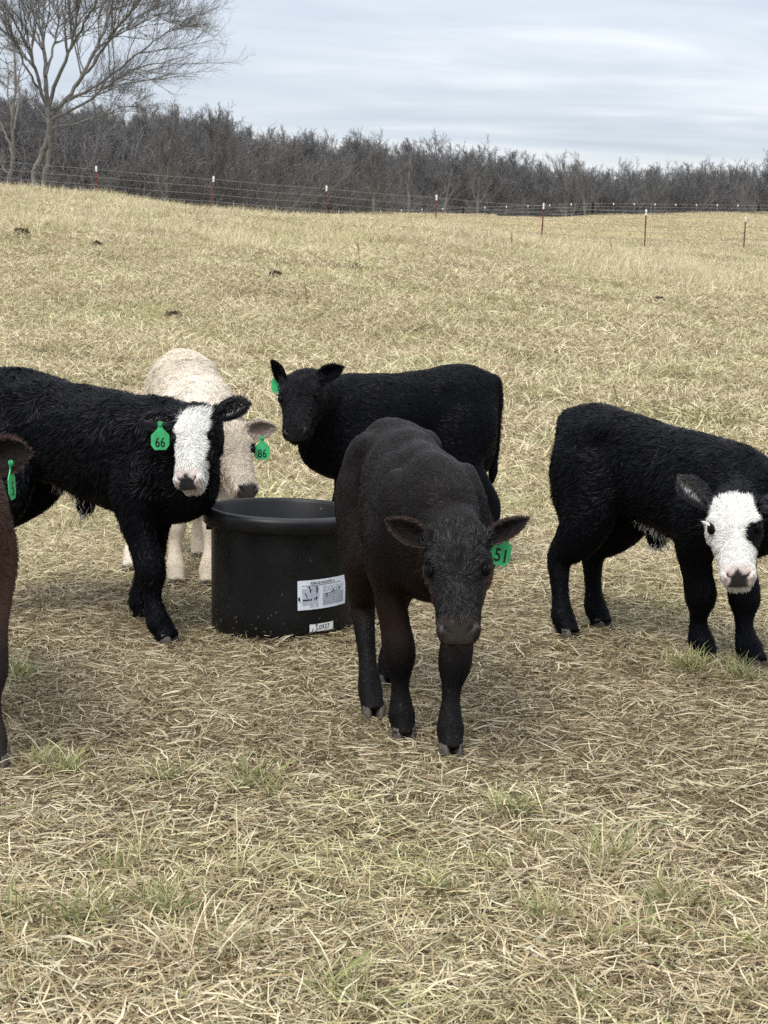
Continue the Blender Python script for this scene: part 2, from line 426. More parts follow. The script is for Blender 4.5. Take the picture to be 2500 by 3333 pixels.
for i in range(1300):
    u = trng.uniform(-1500, 4000); d = np.interp(u, wu, wd) - 4 + trng.uniform(0, 1) ** 1.5 * 34
    x = upx(u, d); s = trng.uniform(0.9, 2.0)
    pts.append((x, d, float(gz(x, d)) - 0.2)); rot.append((0, 0, trng.uniform(0, 6.28))); scl.append((s * 1.2, s * 1.2, s)); idx.append(5 + trng.integers(0, 3))
woodland = scatter('woodland', pts, rot, scl, idx, wood)
tag(woodland, 'dense leafless wood of grey brown trees behind the fences', 'woodland', kind='stuff')

# the large near tree with the forked trunk
def big_tree():
    rng = np.random.default_rng(5)
    d = 62.0; base = np.array([upx(118, d), d, 0.0]); base[2] = float(gz(base[0], d)) - 0.3
    z0 = P(262, 600, d)[2]
    brs = []
    def stem(u_list, v_list, r0, r1):
        return np.array([P(u, v, d + k * 0.15) for k, (u, v) in enumerate(zip(u_list, v_list))]), np.linspace(r0, r1, len(u_list))
    # trunk and heavy limbs follow the fork seen in the photo; depth is varied so the crown is round
    limbs = [
        ([102, 106, 115, 139, 160, 162, 157], [678, 603, 543, 497, 452, 407, 347], 0.115, 0.095, 0, 0),
        ([133, 140, 151, 162, 161], [678, 603, 550, 497, 445], 0.1, 0.095, 0, 0),
        ([157, 124, 113, 84, 34, -30], [350, 279, 211, 136, 53, -45], 0.085, 0.018, 1, -1.2),
        ([157, 148, 140, 136, 140, 143], [350, 249, 151, 75, 0, -136], 0.1, 0.025, 1, 1.0),
        ([158, 194, 232, 249, 262, 286], [347, 241, 151, 53, -23, -151], 0.085, 0.02, 1, -1.6),
        ([160, 219, 268, 315, 354, 392, 422], [377, 324, 249, 151, 68, -23, -121], 0.095, 0.02, 1, 2.2),
        ([162, 249, 305, 377, 452, 543, 633], [392, 354, 313, 256, 213, 202, 170], 0.065, 0.01, 1, 1.0),
        ([226, 301, 392, 467, 528, 599], [324, 294, 219, 162, 113, 79], 0.06, 0.01, 1, -1.6),
        ([249, 290, 362, 422, 460, 497], [279, 226, 121, 45, -8, -90], 0.065, 0.012, 1, -2.6),
        ([268, 317, 392, 460, 520, 573], [249, 181, 98, 45, 15, -15], 0.05, 0.01, 1, 2.8),
        ([115, 79, 38, -8, -60], [219, 181, 162, 139, 106], 0.05, 0.012, 1, 2.0),
        ([124, 83, 45, 15, -23], [286, 219, 121, 45, -30], 0.05, 0.012, 1, -2.4),
        ([148, 173, 188, 185, 196], [249, 166, 83, 0, -106], 0.06, 0.015, 1, 2.8),
        ([140, 106, 87, 60, 45], [158, 90, 30, -23, -90], 0.05, 0.012, 1, 1.5),
        ([158, 219, 301, 392, 460], [422, 407, 388, 354, 339], 0.04, 0.01, 1, -1.2),
        ([167, 226, 290, 347, 392], [358, 326, 298, 279, 280], 0.035, 0.01, 1, 1.4),
        ([232, 271, 301, 354, 377], [158, 83, 23, -45, -98], 0.05, 0.012, 1, -3.0),
        ([315, 377, 452, 520, 561], [154, 113, 83, 45, 38], 0.035, 0.008, 1, -2.0),
        ([154, 113, 68, 23, -15], [392, 339, 301, 286, 249], 0.035, 0.01, 1, 1.8),
    ]
    for us, vs_, r0, r1, lev, dd in limbs:
        m = len(us)
        pts = np.array([P(u, v, d + dd * (k / (m - 1)) ** 1.1 * 1.3) for k, (u, v) in enumerate(zip(us, vs_))])
        # resample smoothly
        tq = np.linspace(0, m - 1, m * 3); pp = np.stack([np.interp(tq, np.arange(m), pts[:, c]) for c in range(3)], 1)
        for _ in range(3): pp[1:-1] = 0.25 * pp[:-2] + 0.5 * pp[1:-1] + 0.25 * pp[2:]
        pp[1:-1] += rng.normal(0, 0.03, (len(pp) - 2, 3))
        rr = np.linspace(r0, r1, len(pp)); brs.append((pp, rr, lev))
        if lev == 0: continue
        L = np.linalg.norm(pp[-1] - pp[0])
        for j in range(17):
            t = rng.uniform(0.30, 0.99); q = t * (len(pp) - 1); i = min(int(q), len(pp) - 2); fr = q - i
            b = pp[i] * (1 - fr) + pp[i + 1] * fr
            ax = pp[i + 1] - pp[i]; ax /= np.linalg.norm(ax)
            ang = rng.uniform(0.35, 0.85); nd_ = ax * math.cos(ang) + perp(ax, rng) * math.sin(ang); nd_[2] += 0.15
            sub = grow(rng, L * rng.uniform(0.25, 0.70) * (1.15 - 0.5 * t), max(0.012, rr[i] * 0.5), 2, (0.55, 0.6), (11, 6), up=0.15,
                       first=0.15, trunkdir=nd_, wig=0.13, minr=0.0048, lenk=0.52)
            brs += [(p + b, r, l + 2) for p, r, l in sub]
    brs = [(p - base, r, l) for p, r, l in brs]
    return tree_thing('forked_tree', 'tall bare forked tree with wide crown at upper left', base, brs, (M_BARK_L, M_BARK, M_BARK))
big_tree()
def dead_tree():
    rng = np.random.default_rng(9); d = 58.0
    base = np.array([upx(35, d), d, 0]); base[2] = float(gz(base[0], d)) - 0.3
    brs = []
    for us, vs_, r0, r1, lev in [([18, 30, 45, 40, 52, 48], [730, 600, 500, 400, 280, 170], 0.10, 0.03, 0),
                                 ([40, 20, 0, -30], [500, 440, 400, 380], 0.05, 0.015, 1), ([46, 62, 58, 75], [420, 330, 260, 200], 0.05, 0.015, 1),
                                 ([40, 28, 30, 10], [400, 300, 230, 170], 0.04, 0.012, 1), ([30, 8, -15], [570, 545, 500], 0.035, 0.01, 1)]:
        m = len(us); pts = np.array([P(u, v, d + 0.2 * k * (lev * 2 - 1)) for k, (u, v) in enumerate(zip(us, vs_))])
        tq = np.linspace(0, m - 1, m * 3); pp = np.stack([np.interp(tq, np.arange(m), pts[:, c]) for c in range(3)], 1)
        pp[1:-1] += rng.normal(0, 0.03, (len(pp) - 2, 3)); brs.append((pp, np.linspace(r0, r1, len(pp)), lev))
        for j in range(6 if lev else 3):
            i = rng.integers(len(pp) // 2, len(pp) - 1); dr = np.array([rng.normal(), rng.normal(), rng.uniform(0.2, 1)]); 
            sub = grow(rng, rng.uniform(0.5, 1.1), 0.018, 1, (0.6,), (5,), trunkdir=dr, wig=0.15, minr=0.006)
            brs += [(p + pp[i], r, l + 2) for p, r, l in sub]
    brs = [(p - base, r, l) for p, r, l in brs]
    tree_thing('dead_tree', 'thin pale dead tree with broken branches at far left edge', base, brs, (M_BARK_L, M_BARK_L, M_BARK_L))
dead_tree()
# single trees that stand out of the wood's edge: column, row of the top, distance, width, label
singles = [
    (560, 318, 86, 0.9, 'bare tree with upright crown right beside the large forked tree'),
    (700, 332, 92, 1.0, 'bare round-crowned tree rising just behind the second fence post'),
    (840, 400, 108, 0.8, 'bare tree with tall narrow stems at the dip of the wood line'),
    (960, 405, 116, 0.8, 'bare tree with broom-like crown right of the dip in the wood line'),
    (1215, 436, 126, 1.3, 'bare wide oak-like tree with dark heavy limbs left of the fourth fence post'),
    (1330, 440, 128, 1.0, 'bare wide-crowned tree standing behind the gap before the fourth fence post'),
    (1440, 462, 132, 1.0, 'bare tree with dense rounded crown above the fourth fence post'),
    (1545, 488, 138, 1.0, 'bare low dark tree with drooping limbs right of the fourth fence post'),
    (1830, 482, 160, 0.9, 'pale-topped bare tree standing above the wood right of the fifth fence post'),
    (1900, 486, 162, 0.8, 'slender pale-topped bare tree, right one of the pair above the wood'),
    (2090, 510, 175, 0.9, 'bare tree with thin upright crown behind the sixth fence post'),
    (2430, 520, 180, 1.0, 'bare tree with low rounded crown at the right end of the wood'),
]
for k, (u, v, d, wf, lab) in enumerate(singles):
    rng = np.random.default_rng(100 + k)
    x = upx(u, d); z = float(gz(x, d)) - 0.3; h = P(u, v, d)[2] - z
    brs = grow(rng, h * 0.55, 0.020 * h, 4, (0.66 * wf, 0.62, 0.66, 0.70), (9, 8, 7, 4), up=0.18, first=0.30, minr=0.009, lenk=0.60 * (0.85 + 0.15 * wf), wig=0.12)
    top = max(p[:, 2].max() for p, r, l in brs); brs = [(p * np.array([1, 1, h / top]), r, l) for p, r, l in brs]
    pale = (k in (2, 3, 8, 9))
    tree_thing('bare_tree', lab, (x, d, z), brs, (M_BARK, M_BARK, M_BARK if pale else M_TWIG))

# ------------------------------------------------------------------ fences
M_TPOST = plain('rusty_red_steel', (0.13, 0.035, 0.028), 0.8, 0.2, 0.4, 9)
M_TIP = plain('white_paint', (0.80, 0.80, 0.78), 0.6, 0.3)
M_WIRE = plain('galvanised_wire', (0.22, 0.21, 0.20), 0.6, 0.4, metallic=0.2)
M_POST = plain('black_post_wood', (0.018, 0.016, 0.015), 0.85, 0.15, 0.4, 8)
def near_fence():
    us = [-470, -75, 313, 695, 1063, 1421, 1770, 2104, 2428, 2745, 3055]
    ds = np.interp(us, [-470, -75, 313, 2428, 2745, 3055], [39.6, 40.8, 42, 49, 50, 51])
    tops = [475, 505, 540, 573, 604, 634, 661, 681, 705, 728, 748]
    root = empty('wire_fence', (upx(us[0], ds[0]), ds[0], float(gz(upx(us[0], ds[0]), ds[0]))))
    tag(root, 'wire fence on thin rusty red steel posts with white tips', 'fence')
    o0 = np.array(root.location); tp = []; lean = np.random.default_rng(3)
    for u, d, vt in zip(us, ds, tops):
        t = P(u, vt, d); b = np.array([t[0] + lean.normal() * 0.015 - 0.03, d, float(gz(t[0], d)) - 0.1]); tp.append((b, t))
        dirv = (t - b); L = np.linalg.norm(dirv); m = MB()
        for (x0, y0, x1, y1) in ((-0.02, -0.004, 0.02, 0.004), (-0.0035, 0.004, 0.0035, 0.034)):
            q = b - o0; w = t - o0; k = 0.88; w2 = q + (w - q) * k
            m.add([(q[0]+x0, q[1]+y0, q[2]), (q[0]+x1, q[1]+y0, q[2]), (q[0]+x1, q[1]+y1, q[2]), (q[0]+x0, q[1]+y1, q[2]),
                   (w2[0]+x0, w2[1]+y0, w2[2]), (w2[0]+x1, w2[1]+y0, w2[2]), (w2[0]+x1, w2[1]+y1, w2[2]), (w2[0]+x0, w2[1]+y1, w2[2])],
                  [(0,3,2,1),(4,5,6,7),(0,1,5,4),(1,2,6,5),(2,3,7,6),(3,0,4,7)])
        po = m.build('post', M_TPOST, root)
        m = MB()
        for (x0, y0, x1, y1) in ((-0.024, -0.006, 0.024, 0.006), (-0.006, 0.006, 0.006, 0.036)):
            q = b - o0 + (t - b) * 0.868; w2 = t - o0
            m.add([(q[0]+x0, q[1]+y0, q[2]), (q[0]+x1, q[1]+y0, q[2]), (q[0]+x1, q[1]+y1, q[2]), (q[0]+x0, q[1]+y1, q[2]),
                   (w2[0]+x0, w2[1]+y0, w2[2]), (w2[0]+x1, w2[1]+y0, w2[2]), (w2[0]+x1, w2[1]+y1, w2[2]), (w2[0]+x0, w2[1]+y1, w2[2])],
                  [(0,3,2,1),(4,5,6,7),(0,1,5,4),(1,2,6,5),(2,3,7,6),(3,0,4,7)])
        m.build('white_tip', M_TIP, po)
    for k, f in enumerate((0.93, 0.77, 0.61, 0.46, 0.31, 0.17)):
        pts = []
        for i in range(len(tp)):
            b, t = tp[i]; h = 1.28
            pts.append(np.array([t[0], t[1] - 0.012, t[2] - h * (1 - f)]) - o0)
            if i < len(tp) - 1:
                b2, t2 = tp[i + 1]; mid = (t + t2) / 2
                pts.append(np.array([mid[0], mid[1] - 0.012, mid[2] - h * (1 - f) - 0.02]) - o0)
        m = MB(); m.tube(pts, 0.0042, 4, False); m.build('wire', M_WIRE, root)
near_fence()
def far_fence():
    us = np.array([620, 895, 1172, 1508, 1930, 2470, 2990]); d0 = np.array([133, 132, 131, 130, 129, 128, 127.0])
    tops = np.array([700, 686, 684, 673, 658, 665, 668])
    root = empty('boundary_fence', (upx(us[0], d0[0]), d0[0], 5.0))
    tag(root, 'distant wire fence of black posts and white-capped stays before the wood', 'fence')
    o0 = np.array(root.location)
    def topz(u): 
        d = np.interp(u, us, d0); return P(u, np.interp(u, us, tops), d)
    for u in us:
        t = topz(u); b = float(gz(t[0], t[1])) - 0.2; m = MB(); c = t - o0
        m.tube([(c[0], c[1], b - o0[2]), (c[0], c[1], c[2])], 0.11, 8); m.build('wooden_post', M_POST, root)
    for a, b_ in zip(us[:-1], us[1:]):
        n = max(3, int(round((b_ - a) / 66)))
        for k in range(1, n):
            u = a + (b_ - a) * k / n; t = topz(u); t = t + np.array([0, 0, -0.05]); gb = float(gz(t[0], t[1])) - 0.1; c = t - o0
            m = MB(); m.tube([(c[0], c[1], gb - o0[2]), (c[0], c[1], c[2] - 0.13)], 0.016, 5)
            s = m.build('stay', M_TPOST if k % 4 == 0 else M_WIRE, root)
            m = MB(); m.tube([(c[0], c[1], c[2] - 0.14), (c[0], c[1], c[2] - 0.02), (c[0], c[1], c[2])], [0.05, 0.05, 0.03], 6); m.build('white_cap', M_TIP, s)
    for h in (0.10, 0.35, 0.62, 0.9):
        pts = [topz(u) - np.array([0, 0.12, h]) - o0 for u in np.linspace(us[0], us[-1], 40)]
        m = MB(); m.tube(pts, 0.009, 4, False); m.build('wire', M_WIRE, root)
far_fence()

# ------------------------------------------------------------------ grass
STRAW = np.array([[.65,.56,.37],[.77,.70,.51],[.53,.435,.27],[.42,.33,.195],[.24,.18,.105],[.60,.54,.39],[.73,.65,.46]])
GREEN = np.array([[.24,.265,.105],[.33,.335,.145],[.175,.21,.085],[.42,.40,.20]])
BROWN = np.array([[.24,.175,.095],[.15,.105,.058],[.33,.245,.14],[.44,.34,.195],[.56,.455,.27]])
def blades(rng, n, rad, length, width, elev, droop, pal, wts, z0=(0, .01), segs=3, base=None, wig=.25, zmin=.002, square=False):
    if base is None:
        a = rng.uniform(0, 2 * np.pi, n); r = rad * np.sqrt(rng.uniform(0, 1, n))
        base = np.stack([r * np.cos(a), r * np.sin(a)], 1)
    L = rng.uniform(length[0], length[1], n) * rng.uniform(.6, 1, n); W = rng.uniform(width[0], width[1], n)
    phi = rng.uniform(0, 2 * np.pi, n); e = rng.uniform(elev[0], elev[1], n)
    p = np.stack([base[:, 0], base[:, 1], rng.uniform(z0[0], z0[1], n)], 1)
    roll = rng.normal(0, .5, n)
    tapers = np.interp(np.linspace(0, 1, segs + 1), [0, .5, .85, 1], [.8, 1, .7, .12])
    V = np.zeros((n, 2 * (segs + 1), 3))
    for i in range(segs + 1):
        side = np.stack([-np.sin(phi), np.cos(phi), np.zeros(n)], 1) * np.cos(roll)[:, None]
        side[:, 2] += np.sin(roll)
        hw = (W * tapers[i] * .5)[:, None]
        V[:, 2 * i] = p - side * hw; V[:, 2 * i + 1] = p + side * hw
        st = L / segs
        p = p + np.stack([np.cos(e) * np.cos(phi), np.cos(e) * np.sin(phi), np.sin(e)], 1) * st[:, None]
        p[:, 2] = np.maximum(p[:, 2], zmin)
        e = e - rng.uniform(droop[0], droop[1], n) / segs; phi = phi + rng.normal(0, wig, n); roll = roll + rng.normal(0, .3, n)
    b = (np.arange(n) * 2 * (segs + 1))[:, None, None]
    q = np.arange(segs)[None, :, None] * 2 + np.array([0, 1, 3, 2])[None, None, :]
    F = (b + q).reshape(-1, 4)
    c = pal[rng.choice(len(pal), n, p=np.array(wts) / np.sum(wts))] * rng.uniform(.78, 1.15, (n, 1))
    return V.reshape(-1, 3), F, np.repeat(c, 2 * (segs + 1), 0)
grng = np.random.default_rng(11)
PALM = np.concatenate([STRAW, GREEN, BROWN])
gcol = coll('grass_sources')
def add_src(name, parts, mat): v, f, c = merge(parts); src_obj(name, v, f, mat, gcol, c)
# a_: open sward lying over (0-4), b_: trampled straw (5-8), c_: straw tuft (9-11), d_: green tuft (12-14)
W_OPEN = [4.6,4.2,4,3.4,3,4,3.4, .7,.6,.6,.7, 1.4,1.3,1.4,1.2,1]
W_TRAM = [2,1.6,2,3,3,1.2,1.2, .2,.2,.2,.2, 4.5,4.5,4,4,2.5]
for i in range(5):
    add_src('a_%d' % i, [
        blades(grng, 2600, .5, (.03, .12), (.0017, .0040), (-.05, .35), (-.1, .8), PALM, W_OPEN, (0, .03), 3, wig=.3),
        blades(grng, 700, .5, (.04, .11), (.0018, .0036), (.3, 1.1), (.2, 1.5), PALM, W_OPEN, (0, .01), 3),
        blades(grng, 26, .5, (.10, .22), (.0026, .0050), (.0, .4), (.0, .9), STRAW, [3,4,1,1,0,3,4], (.005, .03), 5, wig=.3)], M_BLADE)
for i in range(4):
    add_src('b_%d' % i, [
        blades(grng, 2100, .5, (.025, .085), (.0016, .0036), (-.15, .25), (-.2, .3), PALM, W_TRAM, (0, .02), 2, wig=.4),
        blades(grng, 260, .5, (.05, .13), (.0022, .0046), (-.05, .30), (-.1, .6), STRAW, [3,4,2,2,1,3,3], (.005, .022), 4, wig=.35),
        blades(grng, 140, .5, (.03, .08), (.0018, .0034), (.3, 1.0), (.2, 1.4), PALM, W_TRAM, (0, .01), 3)], M_STRAWDIRT)
def tuft(n, pal, w, L, wd, spread=.035):
    base = grng.normal(0, spread, (n, 2))
    return blades(grng, n, 0, L, wd, (.55, 1.5), (.3, 1.9), pal, w, (0, .005), 5, base=base, wig=.12)
for i in range(3):
    add_src('c_%d' % i, [tuft(70, PALM, [6,5,5,3,1,5,4, 1,1,1,1, 1,.5,1,1,1], (.08, .22), (.0018, .0036)),
                         tuft(60, PALM, W_OPEN, (.06, .16), (.002, .004), .07)], M_BLADE)
for i in range(3):
    add_src('d_%d' % i, [tuft(60, GREEN, [3,3,2,2], (.08, .20), (.003, .0055), .03),
                         tuft(34, STRAW, [2,2,2,1,1,2,2], (.08, .20), (.002, .004), .05)], M_BLADE)
# e_: middle distance sward (15-18), f_: far sward (19-21)
for i in range(4):
    add_src('e_%d' % i, [
        blades(grng, 1700, 1.2, (.08, .22), (.0045, .0090), (.05, .7), (.1, 1.2), PALM, W_OPEN, (0, .03), 2),
        blades(grng, 900, 1.2, (.07, .17), (.004, .0080), (.5, 1.3), (.3, 1.8), PALM, [5,5,4,2,1,5,4, 1.8,1.5,1.5,1.2, .5,.3,.6,1,1], (0, .01), 3)], M_BLADE)
for i in range(3):
    add_src('f_%d' % i, [
        blades(grng, 9000, 4.0, (.07, .18), (.007, .015), (.1, 1.0), (.1, 1.4), PALM, W_OPEN, (0, .02), 2)], M_BLADE)
# g_: tall pale fringe of the hill crest (22-23)
for i in range(2):
    base = grng.normal(0, .20, (260, 2))
    add_src('g_%d' % i, [blades(grng, 260, 0, (.12, .32), (.0030, .0062), (.8, 1.55), (.1, 1.1), STRAW, [5,6,2,1,0,4,5], (0, .01), 4, base=base, wig=.15)], M_BLADE)

def hnoise(x, y, s, seed):
    x = np.asarray(x) * s; y = np.asarray(y) * s
    return (np.sin(x * 1.7 + seed + 1.3 * np.sin(y * 1.1 + seed * 2)) + np.sin(y * 2.1 - seed + 1.7 * np.sin(x * .9 + seed)) + np.sin((x + y) * 1.31 + seed * 3)) / 3
def trampled(x, y):           # 1 where the calves have worn the sward round the tub
    a = ((x + .15) / 2.3) ** 2 + ((y - 5.0) / 1.55) ** 2
    b = ((x - 1.0) / 1.5) ** 2 + ((y - 4.3) / 1.25) ** 2
    c = ((x - 1.6) / .7) ** 2 + ((y - 3.4) / .7) ** 2
    k = np.minimum(np.minimum(a, b), c) + .35 * hnoise(x, y, 1.6, 2.0) + .2 * hnoise(x, y, 4.5, 5.0)
    return 1 - sstep(.75, 1.15, k)
def grid_pts(y0, y1, step, k=.25, m=.5, jit=.5):
    P_ = []
    y = y0
    while y < y1:
        hw = k * y + m; n = int(2 * hw / step)
        xs = -hw + (np.arange(n) + .5) * step
        P_.append(np.stack([xs, np.full(n, y)], 1)); y += step
    p = np.concatenate(P_); p += grng.uniform(-jit, jit, p.shape) * step
    return p
def place(p, picks, smin, smax, zoff=0.0, tiltk=1.0):
    z = gz(p[:, 0], p[:, 1]) + zoff; e = .15
    dzx = (gz(p[:, 0] + e, p[:, 1]) - gz(p[:, 0] - e, p[:, 1])) / (2 * e); dzy = (gz(p[:, 0], p[:, 1] + e) - gz(p[:, 0], p[:, 1] - e)) / (2 * e)
    from mathutils import Matrix
    rot = []
    for a, b in zip(dzx, dzy):
        n = Vector((-a * tiltk, -b * tiltk, 1)).normalized()
        q = n.to_track_quat('Z', 'Y').to_matrix() @ Matrix.Rotation(grng.uniform(0, 6.283), 3, 'Z')
        rot.append(tuple(q.to_euler()))
    s = grng.uniform(smin, smax, len(p))
    return np.stack([p[:, 0], p[:, 1], z], 1), np.array(rot), np.stack([s, s, s], 1), np.asarray(picks)
def cat(*sets): return [np.concatenate([s[i] for s in sets]) for i in range(4)]
near = grid_pts(1.6, 9.6, .42, .36, 1.3, .3)
tr = trampled(near[:, 0], near[:, 1])
isT = grng.uniform(0, 1, len(near)) < tr
s1 = place(near[~isT], grng.integers(0, 5, (~isT).sum()), .85, 1.2)
s2 = place(near[isT], grng.integers(5, 9, isT.sum()), .85, 1.15)
tf = grid_pts(1.7, 9.6, .24, .26, .75)
keep = grng.uniform(0, 1, len(tf)) < .30 * (1 - trampled(tf[:, 0], tf[:, 1])) * (.5 + .8 * (hnoise(tf[:, 0], tf[:, 1], 2.2, 8) > 0))
tf = tf[keep]
s3 = place(tf, grng.integers(9, 12, len(tf)), .6, 1.1)
s0 = place(near + .2, grng.integers(5, 9, len(near)), .9, 1.2)          # straw under the sward everywhere
g_near = scatter('dry_grass', *cat(s0, s1, s2, s3), gcol)
tag(g_near, 'matted dry straw-coloured grass and trampled hay in the foreground', 'grass', kind='stuff')
# greener clumps in the foreground and behind
gp = [(1420, 2930), (2170, 2985), (2210, 2990), (1980, 3120), (480, 2960), (330, 2960), (270, 3040), (150, 3190), (560, 3000), (810, 2560),
      (770, 2590), (1620, 2650), (240, 2520), (150, 2500), (2280, 2200), (2360, 2190), (2420, 2210), (2200, 2180), (60, 2230), (1700, 1310),
      (1720, 1300), (1690, 1320), (400, 1160), (440, 1155), (370, 1170), (480, 1165), (1820, 1640), (1810, 1330), (20, 830), (2330, 1500), (1050, 1030),
      (950, 1000), (800, 990), (640, 980), (1750, 2760), (1950, 2830), (30, 3010), (560, 1700), (330, 1740), (700, 3180), (1100, 3260), (1900, 3280)]
gp = np.array([G(u, v)[:2] for u, v in gp])
ex = np.concatenate([gp, gp + grng.normal(0, .08, gp.shape)])
rnd = grid_pts(1.8, 16, .5, .26, .6); rnd = rnd[(grng.uniform(0, 1, len(rnd)) < .06) & (trampled(rnd[:, 0], rnd[:, 1]) < .5)]
ex = np.concatenate([ex, rnd])
g_green = scatter('green_grass', *place(ex, grng.integers(12, 15, len(ex)), .45, .85), gcol)
tag(g_green, 'clumps of short green grass growing through the straw', 'grass', kind='stuff')
mid = grid_pts(9.0, 62, 1.0, .40, 2.5, .3)
m1 = place(mid, grng.integers(15, 19, len(mid)), .8, 1.25)
mt = grid_pts(9.4, 30, .5, .262, 1.0); mt = mt[grng.uniform(0, 1, len(mt)) < .5 * (.5 + hnoise(mt[:, 0], mt[:, 1], .9, 3))]
m2 = place(mt, grng.integers(9, 12, len(mt)), .8, 1.3)
mg = grid_pts(9.2, 40, .6, .262, 1.0); mg = mg[grng.uniform(0, 1, len(mg)) < .28 * (.35 + hnoise(mg[:, 0], mg[:, 1], .7, 13))]
m4 = place(mg, grng.integers(12, 15, len(mg)), .7, 1.3)
cr = grid_pts(26, 44, .55, .262, 1.5); cr = cr[(grng.uniform(0, 1, len(cr)) < .55 + .4 * hnoise(cr[:, 0], cr[:, 1], .5, 4)) & (cr[:, 0] < 9)]
m3 = place(cr, grng.integers(22, 24, len(cr)), .6, 1.35)
g_mid = scatter('pasture_grass', *cat(m1, m2, m3, m4), gcol)
tag(g_mid, 'pale dry grass with faint green covering the rising pasture', 'grass', kind='stuff')
far = grid_pts(54, 136, 3.6, .45, 6, .3)
farx = far
g_far = scatter('far_grass', *place(farx, grng.integers(19, 22, len(farx)), .8, 1.2), gcol)
tag(g_far, 'far smooth tan grass field beyond the red fence posts', 'grass', kind='stuff')

# loose crumbs of dark soil and dung trodden into the straw
ccol = coll('crumb_sources')
for i in range(4):
    th = np.linspace(0, 2 * np.pi, 9)[:-1]; ring = []
    for z, r in ((-.3, .9), (.1, 1.0), (.5, .7), (.75, .25)):
        rr = r * (1 + grng.normal(0, .18, 8)); ring.append(np.stack([rr * np.cos(th), rr * np.sin(th), np.full(8, z) + grng.normal(0, .08, 8)], 1))
    v = np.concatenate(ring); f = np.array([(a * 8 + b, a * 8 + (b + 1) % 8, (a + 1) * 8 + (b + 1) % 8, (a + 1) * 8 + b) for a in range(3) for b in range(8)])
    src_obj('crumb_%d' % i, v, f, plain('trodden_soil_%d' % i, (0.060 + .015 * i, 0.042 + .010 * i, 0.027 + .006 * i), .95, .1, .4, 3), ccol)
cp = np.stack([grng.uniform(-1.6, 2.3, 5200), grng.uniform(2.6, 7.2, 5200)], 1)
cl = hnoise(cp[:, 0], cp[:, 1], 3.2, 1.5) + .6 * hnoise(cp[:, 0], cp[:, 1], 8.0, 6.5)
cp = cp[(trampled(cp[:, 0], cp[:, 1]) > .4) & (cl > .12)]
q = place(cp, grng.integers(0, 4, len(cp)), .004, .016, .006)
q[2][:] *= np.stack([grng.uniform(.8, 1.8, len(cp)), grng.uniform(.8, 1.4, len(cp)), grng.uniform(.5, .9, len(cp))], 1)
cr_o = scatter('soil_crumbs', *q, ccol); tag(cr_o, 'dark crumbs of trodden soil scattered through the trampled straw', 'soil', kind='stuff')

# ------------------------------------------------------------------ lick tub
def text_mesh(txt, w, h, bold=0.0):
    cu = bpy.data.curves.new('lettering', 'FONT'); cu.body = txt; cu.offset = bold; cu.resolution_u = 3
    ob = bpy.data.objects.new('lettering_tmp', cu); COL.objects.link(ob)
    dg = bpy.context.evaluated_depsgraph_get(); dg.update()
    me = bpy.data.meshes.new_from_object(ob.evaluated_get(dg))
    v = np.array([p.co[:2] for p in me.vertices]); f = [tuple(p.vertices) for p in me.polygons]
    bpy.data.objects.remove(ob); bpy.data.curves.remove(cu); bpy.data.meshes.remove(me)
    lo, hi = v.min(0), v.max(0); v = (v - (lo + hi) / 2) / (hi - lo); v[:, 0] *= w; v[:, 1] *= h
    return v, f
def tub_mat():
    m, nd, lk, b = new_mat('black_tub_plastic')
    t = nd.new('ShaderNodeTexCoord')
    n = nd.new('ShaderNodeTexNoise'); n.inputs['Scale'].default_value = 9; n.inputs['Detail'].default_value = 8; n.inputs['Roughness'].default_value = 0.65
    lk.new(t.outputs['Object'], n.inputs['Vector'])
    r = nd.new('ShaderNodeValToRGB'); lk.new(n.outputs[0], r.inputs[0])
    r.color_ramp.elements[0].position = 0.42; r.color_ramp.elements[0].color = (0.0035, 0.0038, 0.0045, 1)
    r.color_ramp.elements[1].position = 0.72; r.color_ramp.elements[1].color = (0.010, 0.010, 0.0105, 1)
    # dried mud flecks towards the foot
    n2 = nd.new('ShaderNodeTexNoise'); n2.inputs['Scale'].default_value = 55; n2.inputs['Detail'].default_value = 3
    lk.new(t.outputs['Object'], n2.inputs['Vector'])
    sx = nd.new('ShaderNodeSeparateXYZ'); lk.new(t.outputs['Object'], sx.inputs[0])
    mr = nd.new('ShaderNodeMapRange'); mr.inputs[1].default_value = 0.0; mr.inputs[2].default_value = 0.16; mr.inputs[3].default_value = 0.13; mr.inputs[4].default_value = 0.0
    lk.new(sx.outputs[2], mr.inputs[0])
    fl = math_node(nd, lk, 'GREATER_THAN', math_node(nd, lk, 'ADD', n2.outputs[0], mr.outputs[0]), 0.735)
    x = nd.new('ShaderNodeMixRGB'); lk.new(fl, x.inputs[0]); lk.new(r.outputs[0], x.inputs[1]); x.inputs[2].default_value = (0.10, 0.08, 0.055, 1)
    lk.new(x.outputs[0], b.inputs['Base Color'])
    b.inputs['Roughness'].default_value = 0.44; b.inputs['Specular IOR Level'].default_value = 0.26
    bp = nd.new('ShaderNodeBump'); bp.inputs['Strength'].default_value = 0.12; bp.inputs['Distance'].default_value = 0.01
    lk.new(n.outputs[0], bp.inputs['Height']); lk.new(bp.outputs[0], b.inputs['Normal'])
    return m
M_TUB = tub_mat()
M_PAPER = plain('label_paper', (0.74, 0.78, 0.86), 0.5, 0.3, 0.08, 20)
M_PAPER2 = plain('lot_label_paper', (0.80, 0.80, 0.79), 0.5, 0.3, 0.06, 20)
M_PRINT = plain('grey_print', (0.22, 0.24, 0.28), 0.6, 0.2)
M_PIC = plain('printed_picture', (0.46, 0.50, 0.58), 0.55, 0.3, 0.25, 30)
